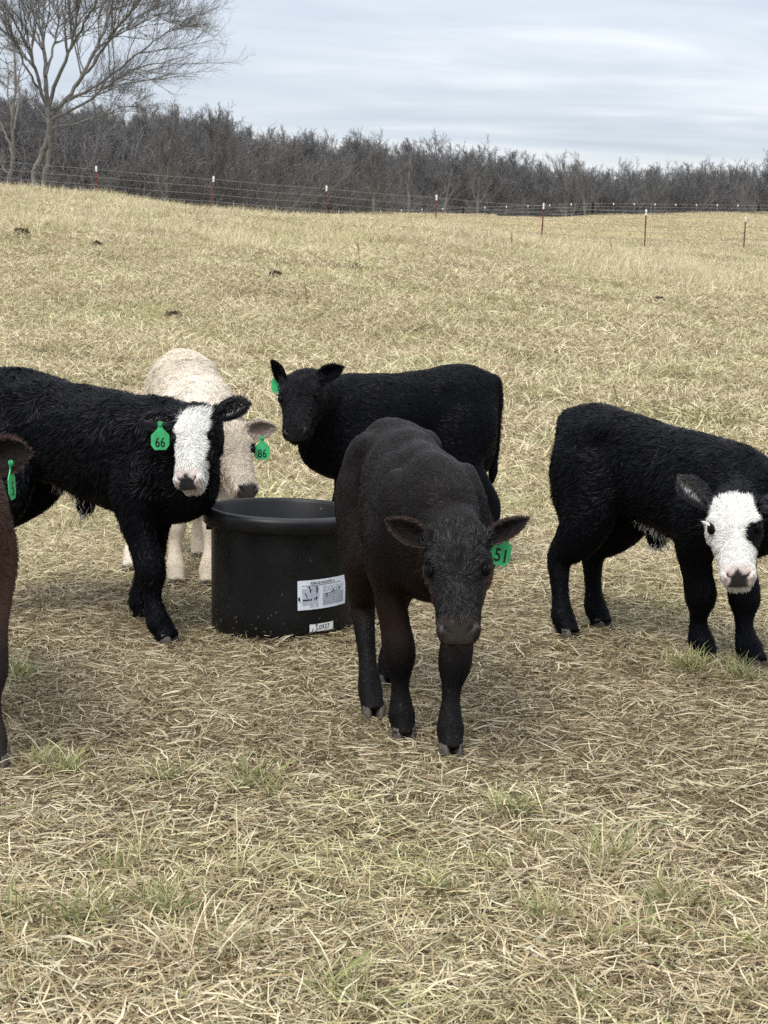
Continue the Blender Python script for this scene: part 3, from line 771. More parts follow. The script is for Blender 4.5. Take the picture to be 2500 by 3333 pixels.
def lathe(prof, n=72, squash=1.0):
    v, f = [], []
    for i in range(n):
        a = 2 * math.pi * i / n
        for r, z in prof: v.append((r * math.cos(a), r * math.sin(a), z))
    k = len(prof)
    for i in range(n):
        j = (i + 1) % n
        for q in range(k - 1): f.append((i * k + q, j * k + q, j * k + q + 1, i * k + q + 1))
    return v, f
def build_tub():
    dC = 5.475
    c = P(918, 1900, dC); c[2] = float(gz(c[0], c[1])) - 0.012
    H, RB, RT = 0.452, 0.258, 0.268
    root = empty('lick_tub', c); tag(root, 'round black plastic feed tub with white label among the calves', 'tub')
    root.rotation_euler = (R(-0.8), R(2.2), R(0))
    prof = [(0.0, 0.012), (RB - .03, 0.012), (RB - .008, 0.03), (RB - .006, 0.06), (RT - .008, H - .01), (RT - .002, H - 0.004)]
    inner = lathe(prof)
    out = [(0.0, 0.0), (RB - .025, 0.0), (RB - .006, 0.008), (RB, 0.022), (RB + .002, .1), (RT, H - .05), (RT, H - .03)]
    v, f = lathe(out); w = mesh_obj('tub_wall', v, f, M_TUB, root)
    v, f = inner; mesh_obj('tub_inside', v, [tuple(reversed(q)) for q in f], M_TUB, root)
    rim = [(RT - .004, H - .006), (RT - .002, H), (RT + .010, H + .002), (RT + .026, H - .008), (RT + .029, H - .016), (RT + .029, H - .052), (RT + .025, H - .056), (RT + .021, H - .052), (RT + .020, H - .02), (RT - .001, H - .02)]
    v, f = lathe(rim); mesh_obj('rim', v, f, M_TUB, root)
    for s in (-1, 1):
        m = MB(); m.box((s * (RT + .004) - .012, -.03, H - .085), (s * (RT + .004) + .012, .03, H - .055)); m.build('lift_lug', M_TUB, root)
    # curved paper label: angle measured from the side facing the camera
    def bend(v2, ang, z, off, tilt=0.0):
        o = []
        for x, y in v2:
            x, y = x * math.cos(tilt) - y * math.sin(tilt), x * math.sin(tilt) + y * math.cos(tilt)
            zz = z + y; rr = RB + (RT - RB) * zz / H + off; a = ang + x / rr
            o.append((rr * math.sin(a), -rr * math.cos(a), zz))
        return o
    def sheet(wd, ht, ang, z, off, mat, parent, name, tilt, nx=16, ny=4, notch=None, cx=0, cy=0):
        xs = np.linspace(-wd / 2, wd / 2, nx + 1); yy = np.linspace(-ht / 2, ht / 2, ny + 1)
        v2 = [(x + cx, y + cy) for y in yy for x in xs]; f = []
        for j in range(ny):
            for i in range(nx):
                if notch and (i, j) in notch: continue
                a = j * (nx + 1) + i; f.append((a, a + 1, a + nx + 2, a + nx + 1))
        return mesh_obj(name, bend(v2, ang, z, off, tilt), f, mat, parent, smooth=False)
    A1, Z1, TL = R(36), 0.186, R(3.0)
    lw, lh = 0.205, 0.105
    lab = sheet(lw, lh, A1, Z1, .0035, M_PAPER, root, 'label', TL)
    lab['label'] = 'torn white printed paper label reading FORAGE BOOSTER 16'
    v, f = text_mesh('FORAGE BOOSTER 16', .098, .0090, .012)
    v = v + np.array([-.006, .041]); mesh_obj('lettering', bend(v, A1, Z1, .0048, TL), f, M_INK, lab, False)
    def lines(rows, name, mat):
        V, F = [], []
        for (x0, x1, y, t) in rows:
            n = 8; b = len(V)
            V += [(x0 + (x1 - x0) * i / n, y + s * t / 2) for s in (-1, 1) for i in range(n + 1)]
            F += [(b + i, b + i + 1, b + n + 2 + i, b + n + 1 + i) for i in range(n)]
        return mesh_obj(name, bend(V, A1, Z1, .0046, TL), F, mat, lab, False)
    rr = np.random.default_rng(4); rows = []
    for k in range(13):                                    # dense small print, right block
        y = .000 - k * .0034; x = -.008
        while x < .088:
            l = rr.uniform(.004, .014); rows.append((x, min(.09, x + l), y, .0017)); x += l + rr.uniform(.0008, .002)
    for k in range(5):
        y = .024 - k * .0042; x = -.006
        while x < .085:
            l = rr.uniform(.005, .016); rows.append((x, min(.088, x + l), y, .0015)); x += l + rr.uniform(.002, .006)
    for y in (-.0215, -.0245, -.029): rows.append((-.088, -.026, y, .0012))
    for k in range(3): rows.append((-.06, -.042, -.033 - k * .005, .0016)); rows.append((-.038, -.026, -.033 - k * .005, .0016))
    rows.append((-.086, -.066, -.033, .002))
    lines(rows, 'small_print', M_PRINT)
    lines([(-.090, .075, .033, .0014), (-.07, -.03, .0285, .0016), (-.086, -.05, -.017, .0045), (-.046, -.03, -.016, .003)], 'print_rules', M_INK)
    sheet(.064, .036, A1, Z1, .0044, M_PIC, lab, 'printed_picture', TL, 6, 2, cx=-.055, cy=.006)
    # rips that show the black plastic
    V, F = [], []
    for pts in ([(-.034, .030), (-.029, .030), (-.030, .012), (-.033, -.002), (-.035, .010)], [(-.036, -.006), (-.031, -.008), (-.032, -.017), (-.036, -.018)],
                [(-.062, .031), (-.058, .031), (-.058, .024), (-.064, .022)], [(-.06, .020), (-.054, .021), (-.056, .006), (-.059, .012)],
                [(-.1015, -.008), (-.096, -.004), (-.093, -.028), (-.096, -.020), (-.1015, -.016)], [(.036, .012), (.040, .014), (.036, .002), (.032, .001)],
                [(.068, .016), (.072, .017), (.066, .004), (.063, .005)], [(.0, -.001), (.06, .006), (.06, .0045), (.0, -.0035)], [(.008, -.003), (.011, -.003), (.009, -.013), (.006, -.012)],
                [(-.078, .008), (-.074, .008), (-.066, -.010), (-.070, -.008)]):
        b = len(V); V += pts; F.append(tuple(range(b, b + len(pts))))
    for q in F: mesh_obj('tear', bend([V[i] for i in q], A1, Z1, .0056, TL), [tuple(range(len(q)))], M_TUB, lab, False)
    A2, Z2, T2 = R(35), 0.066, R(3.5)
    lot = sheet(.098, .027, A2, Z2, .0035, M_PAPER2, root, 'lot_label', T2, 12, 2)
    lot['label'] = 'small white sticker reading L0927 near the foot of the tub'
    v, f = text_mesh('L0927', .054, .0165, .0); v = v + np.array([.004, .001]); mesh_obj('lettering', bend(v, A2, Z2, .0048, T2), f, M_INK, lot, False)
    V = [(-.044, -.0135), (-.040, -.0135), (-.034, .0), (-.037, -.002), (-.030, -.0135), (-.023, -.0135), (-.024, -.006), (-.028, .0135), (-.020, .0135), (-.019, .009), (-.023, .006)]
    for q in [(0, 1, 2, 3), (4, 5, 6), (7, 10, 9, 8)]: mesh_obj('tear', bend([V[i] for i in q], A2, Z2, .0052, T2), [tuple(range(len(q)))], M_TUB, lot, False)
build_tub()

# ------------------------------------------------------------------ calves
def unit(v): v = np.asarray(v, float); return v / (np.linalg.norm(v, axis=-1, keepdims=True) + 1e-12)
def crs(A, m):
    A = np.asarray(A, float); n = len(A); E = np.vstack([2 * A[0] - A[1], A, 2 * A[-1] - A[-2]]); out = []
    for i in range(n - 1):
        p0, p1, p2, p3 = E[i], E[i + 1], E[i + 2], E[i + 3]
        for k in range(m):
            t = k / m
            out.append(.5 * ((2 * p1) + (-p0 + p2) * t + (2 * p0 - 5 * p1 + 4 * p2 - p3) * t * t + (-p0 + 3 * p1 - 3 * p2 + p3) * t ** 3))
    out.append(A[-1]); return np.array(out)
def loft(c, side, up, hw, ht, hb, p=2.2, n=28, ptop=None):
    V, F = [], []; th = np.arange(n) * 2 * np.pi / n
    ct, st = np.cos(th), np.sin(th)
    p = np.broadcast_to(p, len(c))
    for i in range(len(c)):
        pe = p[i] if ptop is None else np.where(st > 0, ptop, p[i])
        X = np.sign(ct) * np.abs(ct) ** (2 / pe) * hw[i]; Y = np.sign(st) * np.abs(st) ** (2 / pe)
        Y = np.where(Y > 0, Y * ht[i], Y * hb[i])
        V.append(c[i] + X[:, None] * side[i] + Y[:, None] * up[i])
    m = len(c); V = np.concatenate(V)
    for i in range(m - 1):
        for j in range(n):
            k = (j + 1) % n; F.append((i * n + j, i * n + k, (i + 1) * n + k, (i + 1) * n + j))
    F.append(tuple(range(n - 1, -1, -1))); F.append(tuple((m - 1) * n + j for j in range(n)))
    return V, F
def limb(pts, rw, rl, sideref, m=5, n=18):
    A = crs(np.hstack([pts, np.array(rw)[:, None], np.array(rl)[:, None]]), m)
    c = A[:, :3]; t = unit(np.gradient(c, axis=0)); s = sideref - t * (t @ sideref)[:, None]; s = unit(s); u = np.cross(t, s)
    return loft(c, s, u, np.maximum(A[:, 3], .004), np.maximum(A[:, 4], .004), np.maximum(A[:, 4], .004), 2.0, n)
def ellipsoid(c, ax, n=14):
    V, F = [], []; ax = np.asarray(ax)
    for i in range(n + 1):
        ph = math.pi * i / n
        for j in range(2 * n):
            th = math.pi * j / n; q = np.array([math.sin(ph) * math.cos(th), math.sin(ph) * math.sin(th), math.cos(ph)]); V.append(c + q @ ax)
    for i in range(n):
        for j in range(2 * n):
            k = (j + 1) % (2 * n); F.append((i * 2 * n + j, (i + 1) * 2 * n + j, (i + 1) * 2 * n + k, i * 2 * n + k))
    return np.array(V), F
def remesh(parts, voxel):
    V, F, b = [], [], 0
    for v, f in parts:
        V.append(np.asarray(v)); F += [tuple(i + b for i in q) for q in f]; b += len(v)
    o = mesh_obj('remesh_tmp', np.concatenate(V), F)
    md = o.modifiers.new('r', 'REMESH'); md.mode = 'VOXEL'; md.voxel_size = voxel; md.adaptivity = 0
    dg = bpy.context.evaluated_depsgraph_get(); dg.update()
    me = bpy.data.meshes.new_from_object(o.evaluated_get(dg)); old = o.data
    v = np.empty(len(me.vertices) * 3); me.vertices.foreach_get('co', v); v = v.reshape(-1, 3)
    q = np.empty(len(me.loops), dtype=np.int64); me.loops.foreach_get('vertex_index', q); f = q.reshape(-1, 4)
    bpy.data.objects.remove(o); bpy.data.meshes.remove(old); bpy.data.meshes.remove(me)
    return v, f
def taubin(v, f, it, lam=.55, mu=-.57):
    e = np.concatenate([f[:, [0, 1]], f[:, [1, 2]], f[:, [2, 3]], f[:, [3, 0]]]); e = np.concatenate([e, e[:, ::-1]])
    deg = np.bincount(e[:, 0], minlength=len(v)).astype(float)[:, None]
    for k in range(it):
        for w in (lam, mu):
            s = np.stack([np.bincount(e[:, 0], v[e[:, 1], c], minlength=len(v)) for c in range(3)], 1) / deg
            v = v + w * (s - v)
    return v
def wlaplace(v, f, w, it):
    e = np.concatenate([f[:, [0, 1]], f[:, [1, 2]], f[:, [2, 3]], f[:, [3, 0]]]); e = np.concatenate([e, e[:, ::-1]])
    deg = np.bincount(e[:, 0], minlength=len(v)).astype(float)[:, None]; w = w[:, None] * .6
    for k in range(it):
        s = np.stack([np.bincount(e[:, 0], v[e[:, 1], c], minlength=len(v)) for c in range(3)], 1) / deg
        v = v + w * (s - v)
    return v
def vnormals(v, f):
    n = np.cross(v[f[:, 2]] - v[f[:, 0]], v[f[:, 3]] - v[f[:, 1]]); o = np.zeros_like(v)
    for k in range(4): 
        for c in range(3): o[:, c] += np.bincount(f[:, k], n[:, c], minlength=len(v))
    return unit(o)
def nvec(p, fr, seed):
    x, y, z = (p * fr).T
    a = np.sin(x * 1.0 + 1.7 * np.sin(y * .8 + seed) + seed * 1.3) + np.sin(z * 1.3 + y * .6 + seed * 2.1)
    b = np.sin(y * 1.1 + 1.5 * np.sin(z * .9 + seed * .7) + seed * 2.3) + np.sin(x * 1.4 - z * .5 + seed * .4)
    c = np.sin(z * 0.9 + 1.6 * np.sin(x * .85 - seed) + seed * 3.1) + np.sin(y * 1.2 + x * .7 + seed * 1.9)
    return np.stack([a, b, c], 1) * .5
def make_fur(rng, v, tri, nrm, comb, length, col, dens, count, lift=(.18, .5), width=(.0016, .0028), clump=.45, cfreq=38, curl=0.0, cvar=.28):
    """short flat tapering strands; tri: triangles, per-vertex arrays"""
    a, b, c = v[tri[:, 0]], v[tri[:, 1]], v[tri[:, 2]]
    ar = .5 * np.linalg.norm(np.cross(b - a, c - a), axis=1) * dens[tri].mean(1)
    pick = rng.choice(len(tri), count, p=ar / ar.sum())
    r1, r2 = np.sqrt(rng.uniform(0, 1, count)), rng.uniform(0, 1, count)
    w = np.stack([1 - r1, r1 * (1 - r2), r1 * r2], 1)[:, :, None]; T = tri[pick]
    ip = lambda arr: (arr[T] * w).sum(1)
    p = ip(v); n = unit(ip(nrm)); t = ip(comb); L = (length[T] * w[:, :, 0]).sum(1) * rng.uniform(.65, 1.25, count); cl = ip(col)
    t = t + clump * nvec(p, cfreq, 1.0) + .5 * clump * nvec(p, cfreq * 2.6, 4.0) + rng.normal(0, .16, (count, 3))
    t = unit(t - n * (t * n).sum(1)[:, None])
    lf = rng.uniform(lift[0], lift[1], count)[:, None] + .22 * clump * nvec(p, cfreq * 1.4, 7.0)[:, :1]
    d0 = unit(t * np.cos(lf) + n * np.sin(lf)); d1 = unit(t * np.cos(lf * .3) + n * np.sin(lf * .3) + curl * nvec(p, 160, 2.0))
    s = unit(np.cross(d0, n)); s = unit(s + n * rng.normal(0, .55, (count, 1)))
    W = rng.uniform(width[0], width[1], count)[:, None] * np.clip(L[:, None] / .02, .6, 1.3)
    p0 = p + n * .0004; p1 = p0 + d0 * L[:, None] * .5; p2 = p1 + d1 * L[:, None] * .5
    V = np.stack([p0 - s * W * .5, p0 + s * W * .5, p1 - s * W * .42, p1 + s * W * .42, p2], 1)
    base = (np.arange(count) * 5)[:, None, None]
    F = (base + np.array([[0, 1, 3], [0, 3, 2], [2, 3, 4]])[None]).reshape(-1, 3)
    C = np.repeat(cl * rng.uniform(1 - cvar, 1 + cvar * 1.15, (count, 1)), 5, 0)
    return V.reshape(-1, 3), F, C

TORSO = np.array([(-.435,.775,.62,.035),(-.41,.812,.57,.078),(-.35,.838,.52,.115),(-.26,.85,.485,.138),(-.15,.835,.478,.134),(-.02,.822,.446,.146),
                  (.10,.818,.412,.155),(.20,.82,.395,.147),(.29,.815,.39,.128),(.36,.79,.41,.102),(.42,.745,.45,.07),(.45,.70,.50,.03)])
HEAD = np.array([(-.055,.030,-.045,.026),(-.03,.056,-.070,.048),(.005,.070,-.084,.066),(.045,.072,-.086,.0765),(.085,.065,-.078,.0755),(.115,.055,-.066,.065),
                 (.15,.045,-.054,.0565),(.19,.037,-.044,.0495),(.218,.033,-.040,.0480),(.238,.025,-.040,.0475),(.254,.011,-.039,.0455),(.266,-.004,-.036,.0395),(.275,-.018,-.030,.026)])
JAW = np.array([(-.02,-.02,-.085,.045),(.03,-.02,-.100,.060),(.08,-.02,-.098,.061),(.13,-.02,-.086,.053),(.18,-.02,-.078,.041),(.22,-.02,-.075,.040),(.244,-.026,-.073,.038),(.263,-.038,-.066,.028)])
FRONT = [(.225,.070,.68,.03,.06),(.225,.098,.60,.056,.095),(.215,.112,.50,.058,.085),(.20,.108,.415,.046,.060),(.205,.098,.335,.0385,.045),(.214,.091,.268,.0425,.046),(.215,.089,.225,.0405,.043),
         (.211,.087,.180,.0260,.029),(.210,.087,.145,.0230,.026),(.214,.087,.105,.029,.032),(.222,.087,.075,.0345,.037),(.236,.087,.050,.030,.033),(.246,.087,.024,.031,.037)]
HIND = [(-.27,.06,.74,.03,.07),(-.275,.085,.66,.066,.125),(-.245,.105,.55,.072,.13),(-.225,.108,.455,.056,.092),(-.278,.100,.375,.049,.074),(-.342,.092,.305,.036,.048),(-.356,.090,.265,.032,.038),
        (-.350,.088,.20,.026,.029),(-.342,.087,.145,.0245,.027),(-.334,.087,.100,.030,.034),(-.326,.087,.075,.0325,.035),(-.308,.087,.048,.030,.034),(-.296,.087,.022,.031,.037)]

def head_frame(eyemid, yaw, pitch, roll, hs):
    f = np.array([math.sin(yaw) * math.cos(pitch), -math.cos(yaw) * math.cos(pitch), -math.sin(pitch)])
    d = np.array([0, 0, 1.0]); d = unit(d - f * d.dot(f)); l = np.cross(d, f)
    d2 = d * math.cos(roll) + l * math.sin(roll); l2 = np.cross(d2, f)
    O = np.asarray(eyemid) - hs * (.09 * f + .03 * d2)
    return O, f, l2, d2

def build_ear(root, hf, hs, side, tipvec, face, W, colors, fur, mat, rnd=0.0):
    """tipvec, face in head-local (forward, outward, up)"""
    O, f, l, d = hf
    to = lambda q: q[0] * f + side * q[1] * l + q[2] * d
    base = O + hs * to((.005, .066, .030)); ax = to(tipvec); Ln = np.linalg.norm(ax) * hs; ax = unit(ax)
    n = to(face); n = unit(n - ax * n.dot(ax)); s = np.cross(ax, n)
    ts = np.linspace(0, 1, 13); w = np.interp(ts, [0, .12, .3, .5, .7, .86, .95, 1], [.42, .66, .95, 1.0, .80, .48, .24, .03]) * W * hs * .5
    w = w * (1 - rnd) + rnd * W * hs * .5 * np.interp(ts, [0, .12, .3, .55, .75, .9, .97, 1], [.42, .62, .86, 1.0, .98, .76, .48, .12])
    w[1:-1] = .25 * w[:-2] + .5 * w[1:-1] + .25 * w[2:]
    ss = np.linspace(-1, 1, 11); m = len(ss); V, Cc = [], []
    rng = np.random.default_rng(int(abs(base[0]) * 1e4) % 9999)
    for layer in (0, 1):
        for i, t in enumerate(ts):
            cen = base + ax * Ln * t + n * (-.012 * math.sin(t * 3.14) + .006 * t) * hs
            for q in ss:
                cup = (.55 * (1 - t) + .30) * w[i] * (q * q)
                pnt = cen + s * q * w[i] * (1 - .12 * q * q) + n * cup - n * (layer * .0065 * (1 - .8 * abs(q) ** 3))
                V.append(pnt)
                if layer == 0 and abs(q) < .82 and t > .06: Cc.append(colors[1] * (1.0 if abs(q) > .4 else .8))
                else: Cc.append(colors[0])
    V = np.array(V); k = len(ts) * m; F = []
    for i in range(len(ts) - 1):
        for j in range(m - 1):
            a = i * m + j; F.append((a, a + 1, a + m + 1, a + m)); F.append((k + a, k + a + m, k + a + m + 1, k + a + 1))
    for i in range(len(ts) - 1):
        for j in (0, m - 1): a = i * m + j; F.append((a, a + m, k + a + m, k + a))
    a = (len(ts) - 1) * m
    for j in range(m - 1): F.append((a + j, a + j + 1, k + a + j + 1, k + a + j)); F.append((j, j + 1, k + j + 1, k + j))
    Cc = np.array(Cc); loc = np.array(root.location)
    mesh_obj('ear', V - loc, F, mat, root, True, Cc)
    # fur of the ear
    q = np.array([(i * m + j, i * m + j + 1, (i + 1) * m + j + 1) for i in range(len(ts) - 1) for j in range(m - 1)] + [(i * m + j, (i + 1) * m + j + 1, (i + 1) * m + j) for i in range(len(ts) - 1) for j in range(m - 1)])
    cb = np.tile(ax, (len(V), 1)); cnt = fur['ear']
    outer = make_fur(rng, V, q + k, np.tile(-n, (len(V), 1)), cb, np.full(len(V), .009 * fur['len'] + .003), Cc, np.ones(len(V)), cnt, (.15, .45))
    sq = np.tile(np.abs(np.tile(ss, len(ts))), 2)
    inner_len = np.full(len(V), .009) + .012 * min(1.0, fur['tuft']) * (sq > .3)
    cin = np.array(colors[2]); inner_col = Cc
    cb2 = cb + s[None, :] * (-np.tile(np.tile(ss, len(ts)), 2))[:, None] * .9
    inner = make_fur(rng, V, q, np.tile(n, (len(V), 1)), cb2, inner_len, inner_col, .25 + (sq > .6), int(cnt * .7), (.2, .7))
    pale = make_fur(rng, V, q, np.tile(n, (len(V), 1)), cb2, inner_len * .8, np.tile(cin, (len(V), 1)), .02 + ((sq > .15) & (sq < .7)), int(cnt * .09 * fur['tuft']), (.2, .6), (.0012, .002), .9, 40, .3, .6)
    rim_mask = sq > .93
    rim = make_fur(rng, V, q, np.tile(n, (len(V), 1)), cb + s[None, :] * np.tile(np.tile(ss, len(ts)), 2)[:, None], np.full(len(V), .004 + .007 * fur['len']), Cc, rim_mask * 1.0 + 1e-4, int(cnt * .5), (-.3, .3))
    return [outer, inner, rim, pale], (base, ax, n, s, Ln)

def ear_tag(root, hang, nrm, num, lab, up=(0, 0, 1), flip=1, numoff=0.0):
    n = unit(nrm); u = np.array(up, float); u = unit(u - n * u.dot(n)); r = np.cross(u, n); loc = np.array(root.location)
    out = [(-.0075, .028), (-.008, .006), (-.012, .001), (-.031, -.018), (-.0315, -.052), (-.019, -.069), (.019, -.069), (.0315, -.052), (.031, -.018), (.012, .001), (.008, .006), (.0075, .028)]
    m = len(out); V = []
    for z in (.0012, -.0012):
        for x, y in out: V.append(hang + r * x + u * y + n * (z + .10 * max(0, -y) ** 2 * 6))
    F = [tuple(range(m)), tuple(range(2 * m - 1, m - 1, -1))] + [(i, i + m, (i + 1) % m + m, (i + 1) % m) for i in range(m)]
    t = mesh_obj('ear_tag', np.array(V) - loc, F, M_TAG, root, False); t['label'] = lab
    v, f = text_mesh(num, .034 if len(num) > 1 else .016, .034, .012)
    vv = [hang + r * (x + numoff) + u * (y - .043) + n * (.0024 + .10 * max(0, -(y - .043)) ** 2 * 6) - loc for x, y in v]
    mesh_obj('tag_number', vv, f, M_INK, t, False)
    b, fb = tube_np([hang + u * .020 - n * .004 - loc, hang + u * .020 + n * .006 - loc], .0065, 10); mesh_obj('tag_stud', b, fb, M_TAG, t, False)
    return t

def build_calf(name, label, S):
    rng = np.random.default_rng(S['seed'])
    hip, wit = np.asarray(S['hip'], float), np.asarray(S['withers'], float)
    X = wit - hip; X[2] = 0; bl = np.linalg.norm(X); X = X / bl; Y = np.array([-X[1], X[0], 0.0]); Z = np.array([0, 0, 1.0])
    mid = (hip + wit) / 2; g0 = float(gz(mid[0], mid[1])); org = np.array([mid[0], mid[1], g0])
    kx = bl / .50; hh = hip[2] - g0; hw_ = wit[2] - g0; fat = S.get('fat', 1.0); kz = (hh / .85 + hw_ / .82) / 2
    def top_scale(x):                     # scales heights so the hips and the withers meet their targets
        t = np.clip((x + .26) / .50, -.3, 1.3); return hh / .85 * (1 - t) + hw_ / .82 * t
    mp = lambda x: x * kx if -.26 < x < .24 else (.24 * kx + (x - .24) * min(kx, 1.05) if x >= .24 else -.26 * kx + (x + .26) * min(kx, 1.08))
    W3 = lambda x, y, z: org + X * mp(x) + Y * (y) + Z * z
    parts = []
    T = crs(TORSO, 4); ksc = top_scale(T[:, 0]); tz, bz = T[:, 1] * ksc, T[:, 2] * ksc - S.get('belly', 0.0) * np.exp(-((T[:, 0] - .0) / .2) ** 2)
    cz = bz + (tz - bz) * .47
    bend = S.get('bend', 0.0)
    cy = bend * (T[:, 0] / .4) ** 2
    c = np.array([W3(x, yy, z) for x, yy, z in zip(T[:, 0], cy, cz)]); nS = len(c)
    parts.append(loft(c, np.tile(Y, (nS, 1)), np.tile(Z, (nS, 1)), T[:, 3] * fat * kz, tz - cz, cz - bz, 2.25, 36, S.get('ptop', 2.05)))
    for s in (-1, 1):
        k1, k2 = top_scale(.24), top_scale(-.27)
        parts.append(ellipsoid(W3(.235, s * .095 * fat, .60 * k1), [X * .105 + Z * .02, Y * .055 * fat, Z * .17 - X * .03]))
        parts.append(ellipsoid(W3(-.29, s * .088 * fat, .63 * k2), [X * .115, Y * .062 * fat, Z * .17 + X * .02]))
        parts.append(ellipsoid(W3(-.335, s * .074 * fat, .535 * k2), [X * .078 + Z * .03, Y * .050 * fat, Z * .16 - X * .02]))
        parts.append(ellipsoid(W3(-.20, s * .085 * fat, .762 * k2), [X * .07, Y * .038, Z * .048]))
    # legs: template sheared so the hooves stand where they do in the photo
    feet = {}
    for key, tpl, s in (('FL', FRONT, 1), ('FR', FRONT, -1), ('HL', HIND, 1), ('HR', HIND, -1)):
        A = np.array(tpl); ks = top_scale(A[0, 0]); pts = np.array([W3(a[0] / kx * 1.0 if False else a[0], s * a[1] * fat, a[2] * ks) for a in A])
        foot = np.asarray(S[key], float); d = foot - pts[-1]; d[2] = foot[2] + .022 - pts[-1][2]
        wt = np.clip(1 - (A[:, 2] - .02) / .52, 0, 1) ** .9; wt = np.where(A[:, 2] > .54, 0, wt)
        zf = A[:, 2] / .85
        pts = pts + np.outer(wt, [d[0], d[1], 0]); pts[:, 2] += wt * d[2]
        if 'kneebend' in S and key in S['kneebend']:
            kb = S['kneebend'][key]; pts += np.outer(np.exp(-((A[:, 2] - .26) / .10) ** 2), X * kb[0] + Z * kb[1] + Y * kb[2])
        lk = S.get('leg', 1.0)
        parts.append(limb(pts, A[:, 3] * lk, A[:, 4] * lk, Y)); feet[key] = (pts, lk)
    # head and neck
    hs = S['hs']; hf = head_frame(S['eye'], *[R(a) for a in S['ypr']], hs); O, f, l, d = hf
    hwd = S.get('hwid', 1.10); HL = lambda q: O + hs * (q[0] * f + q[1] * hwd * l + q[2] * d)
    for TT, pw in ((HEAD, 2.45), (JAW, 2.2)):
        Hh = crs(TT, 4); cc = (Hh[:, 1] + Hh[:, 2]) / 2; nH = len(Hh)
        c = np.array([HL((x, 0, z)) for x, z in zip(Hh[:, 0], cc)])
        parts.append(loft(c, np.tile(l, (nH, 1)), np.tile(d, (nH, 1)), Hh[:, 3] * hs * S.get('hwid', 1.10), (Hh[:, 1] - cc) * hs, (Hh[:, 1] - cc) * hs, pw, 30))
    for s in (-1, 1):
        parts.append(ellipsoid(HL((.064, s * .054, .040)), [f * .026 * hs, l * .020 * hs, d * .020 * hs]))
        parts.append(ellipsoid(HL((.244, s * .030, .0)), [f * .022 * hs, l * .020 * hs, d * .020 * hs]))
        parts.append(ellipsoid(HL((.0, s * .055, .028)), [f * .03 * hs, l * .03 * hs, d * .028 * hs]))
    k1 = top_scale(.24)
    A0 = W3(.18, 0, .615 * k1); A3 = HL((.005, 0, -.012)); A4 = HL((.05, 0, -.018))
    Lk = np.linalg.norm(A3 - A0); A1 = A0 + (X * .8 + Z * S.get('neckup', .15)) * Lk * .45; A2 = A3 + (A1 - A3) * .42 - f * .02 * hs
    B = np.array([A0, A1, A2, A3, A4]); B = crs(B, 6); tq = np.linspace(0, 1, len(B))
    tg = unit(np.gradient(B, axis=0)); sy = np.outer(1 - tq, Y) + np.outer(tq, l if l.dot(Y) > -.2 else l + .6 * Y); sy = unit(sy - tg * (sy * tg).sum(1)[:, None]); uu = np.cross(tg, sy)
    nk = S.get('neck', 1.0)
    nhw = np.interp(tq, [0, .3, .6, .85, 1], [.115, .098, .082, .070, .055]) * nk * fat; nhh = np.interp(tq, [0, .3, .6, .85, 1], [.165, .130, .098, .072, .055]) * nk
    parts.append(loft(B, sy, uu, nhw, nhh, nhh, 2.1, 28))
    # tail
    kt = top_scale(-.42); sw = S.get('tailside', 0.0)
    tail = np.array([W3(-.40, 0, .795 * kt), W3(-.432, sw * .3, .78 * kt), W3(-.448, sw * .7, .70 * kt), W3(-.440, sw, .58 * kt), W3(-.426, sw * 1.1, .46 * kt), W3(-.418, sw * 1.2, .40 * kt), W3(-.415, sw * 1.2, .35 * kt)])
    parts.append(limb(tail, [.03, .026, .021, .019, .022, .026, .008], [.03, .026, .021, .019, .022, .026, .008], Y, 4, 12))
    if S.get('sheath'):
        parts.append(ellipsoid(W3(-.03, 0, .425 * top_scale(0)), [X * .05, Y * .028, Z * .06]))
    v, q = remesh(parts, S.get('voxel', .0065))
    rb = v - org; rl = v - O; hx_ = rl @ f / hs; nearhead = (hx_ > -.01) * (np.linalg.norm(rl, axis=1) < .33 * hs) * (np.linalg.norm(rl - np.outer(rl @ f, f), axis=1) < .13)
    wsm = sstep(.30, .46, rb[:, 2] / kz) * (1 - nearhead) * sstep(-.47, -.42, rb @ X / kx)
    v = wlaplace(v, q, wsm, S.get('relax', 34)); v = taubin(v, q, S.get('smooth', 8))
    # coordinates
    rel = v - O; hl = np.stack([rel @ f, rel @ l / S.get('hwid', 1.10), rel @ d], 1) / hs
    rb = v - org; bl_ = np.stack([rb @ X / kx, rb @ Y, rb[:, 2]], 1)
    inbox = sstep(-.055, .0, hl[:, 0]) * (1 - sstep(.29, .32, hl[:, 0])) * (1 - sstep(.088, .105, np.abs(hl[:, 1]))) * (1 - sstep(.085, .1, hl[:, 2])) * sstep(-.135, -.115, hl[:, 2])
    hd = inbox
    nr = vnormals(v, q)
    bump = (nvec(v, 13, 1.7)[:, 0] * .004 + nvec(v * np.array([1, 1, .35]), 34, 2.9)[:, 1] * .0028) * (1 - hd) * sstep(.34, .46, rb[:, 2] / kz) * S.get('relief', 1.0)
    v = v + nr * bump[:, None]; nr = vnormals(v, q)
    # nostrils pressed in, eye sockets
    for s in (-1, 1):
        e1 = ((hl[:, 0] - .255 + s * (hl[:, 1] - s * .027) * .9) / .0085) ** 2 + ((hl[:, 1] - s * .027) / .0095) ** 2 + ((hl[:, 2] - .010) / .018) ** 2
        v = v - nr * (np.exp(-e1 * 1.1) * .013 * hs)[:, None]
        e2 = ((hl[:, 0] - .093) / .017) ** 2 + ((hl[:, 1] - s * .066) / .016) ** 2 + ((hl[:, 2] - .040) / .014) ** 2
        v = v - nr * (np.exp(-e2) * .006 * hs)[:, None]
    nr = vnormals(v, q)
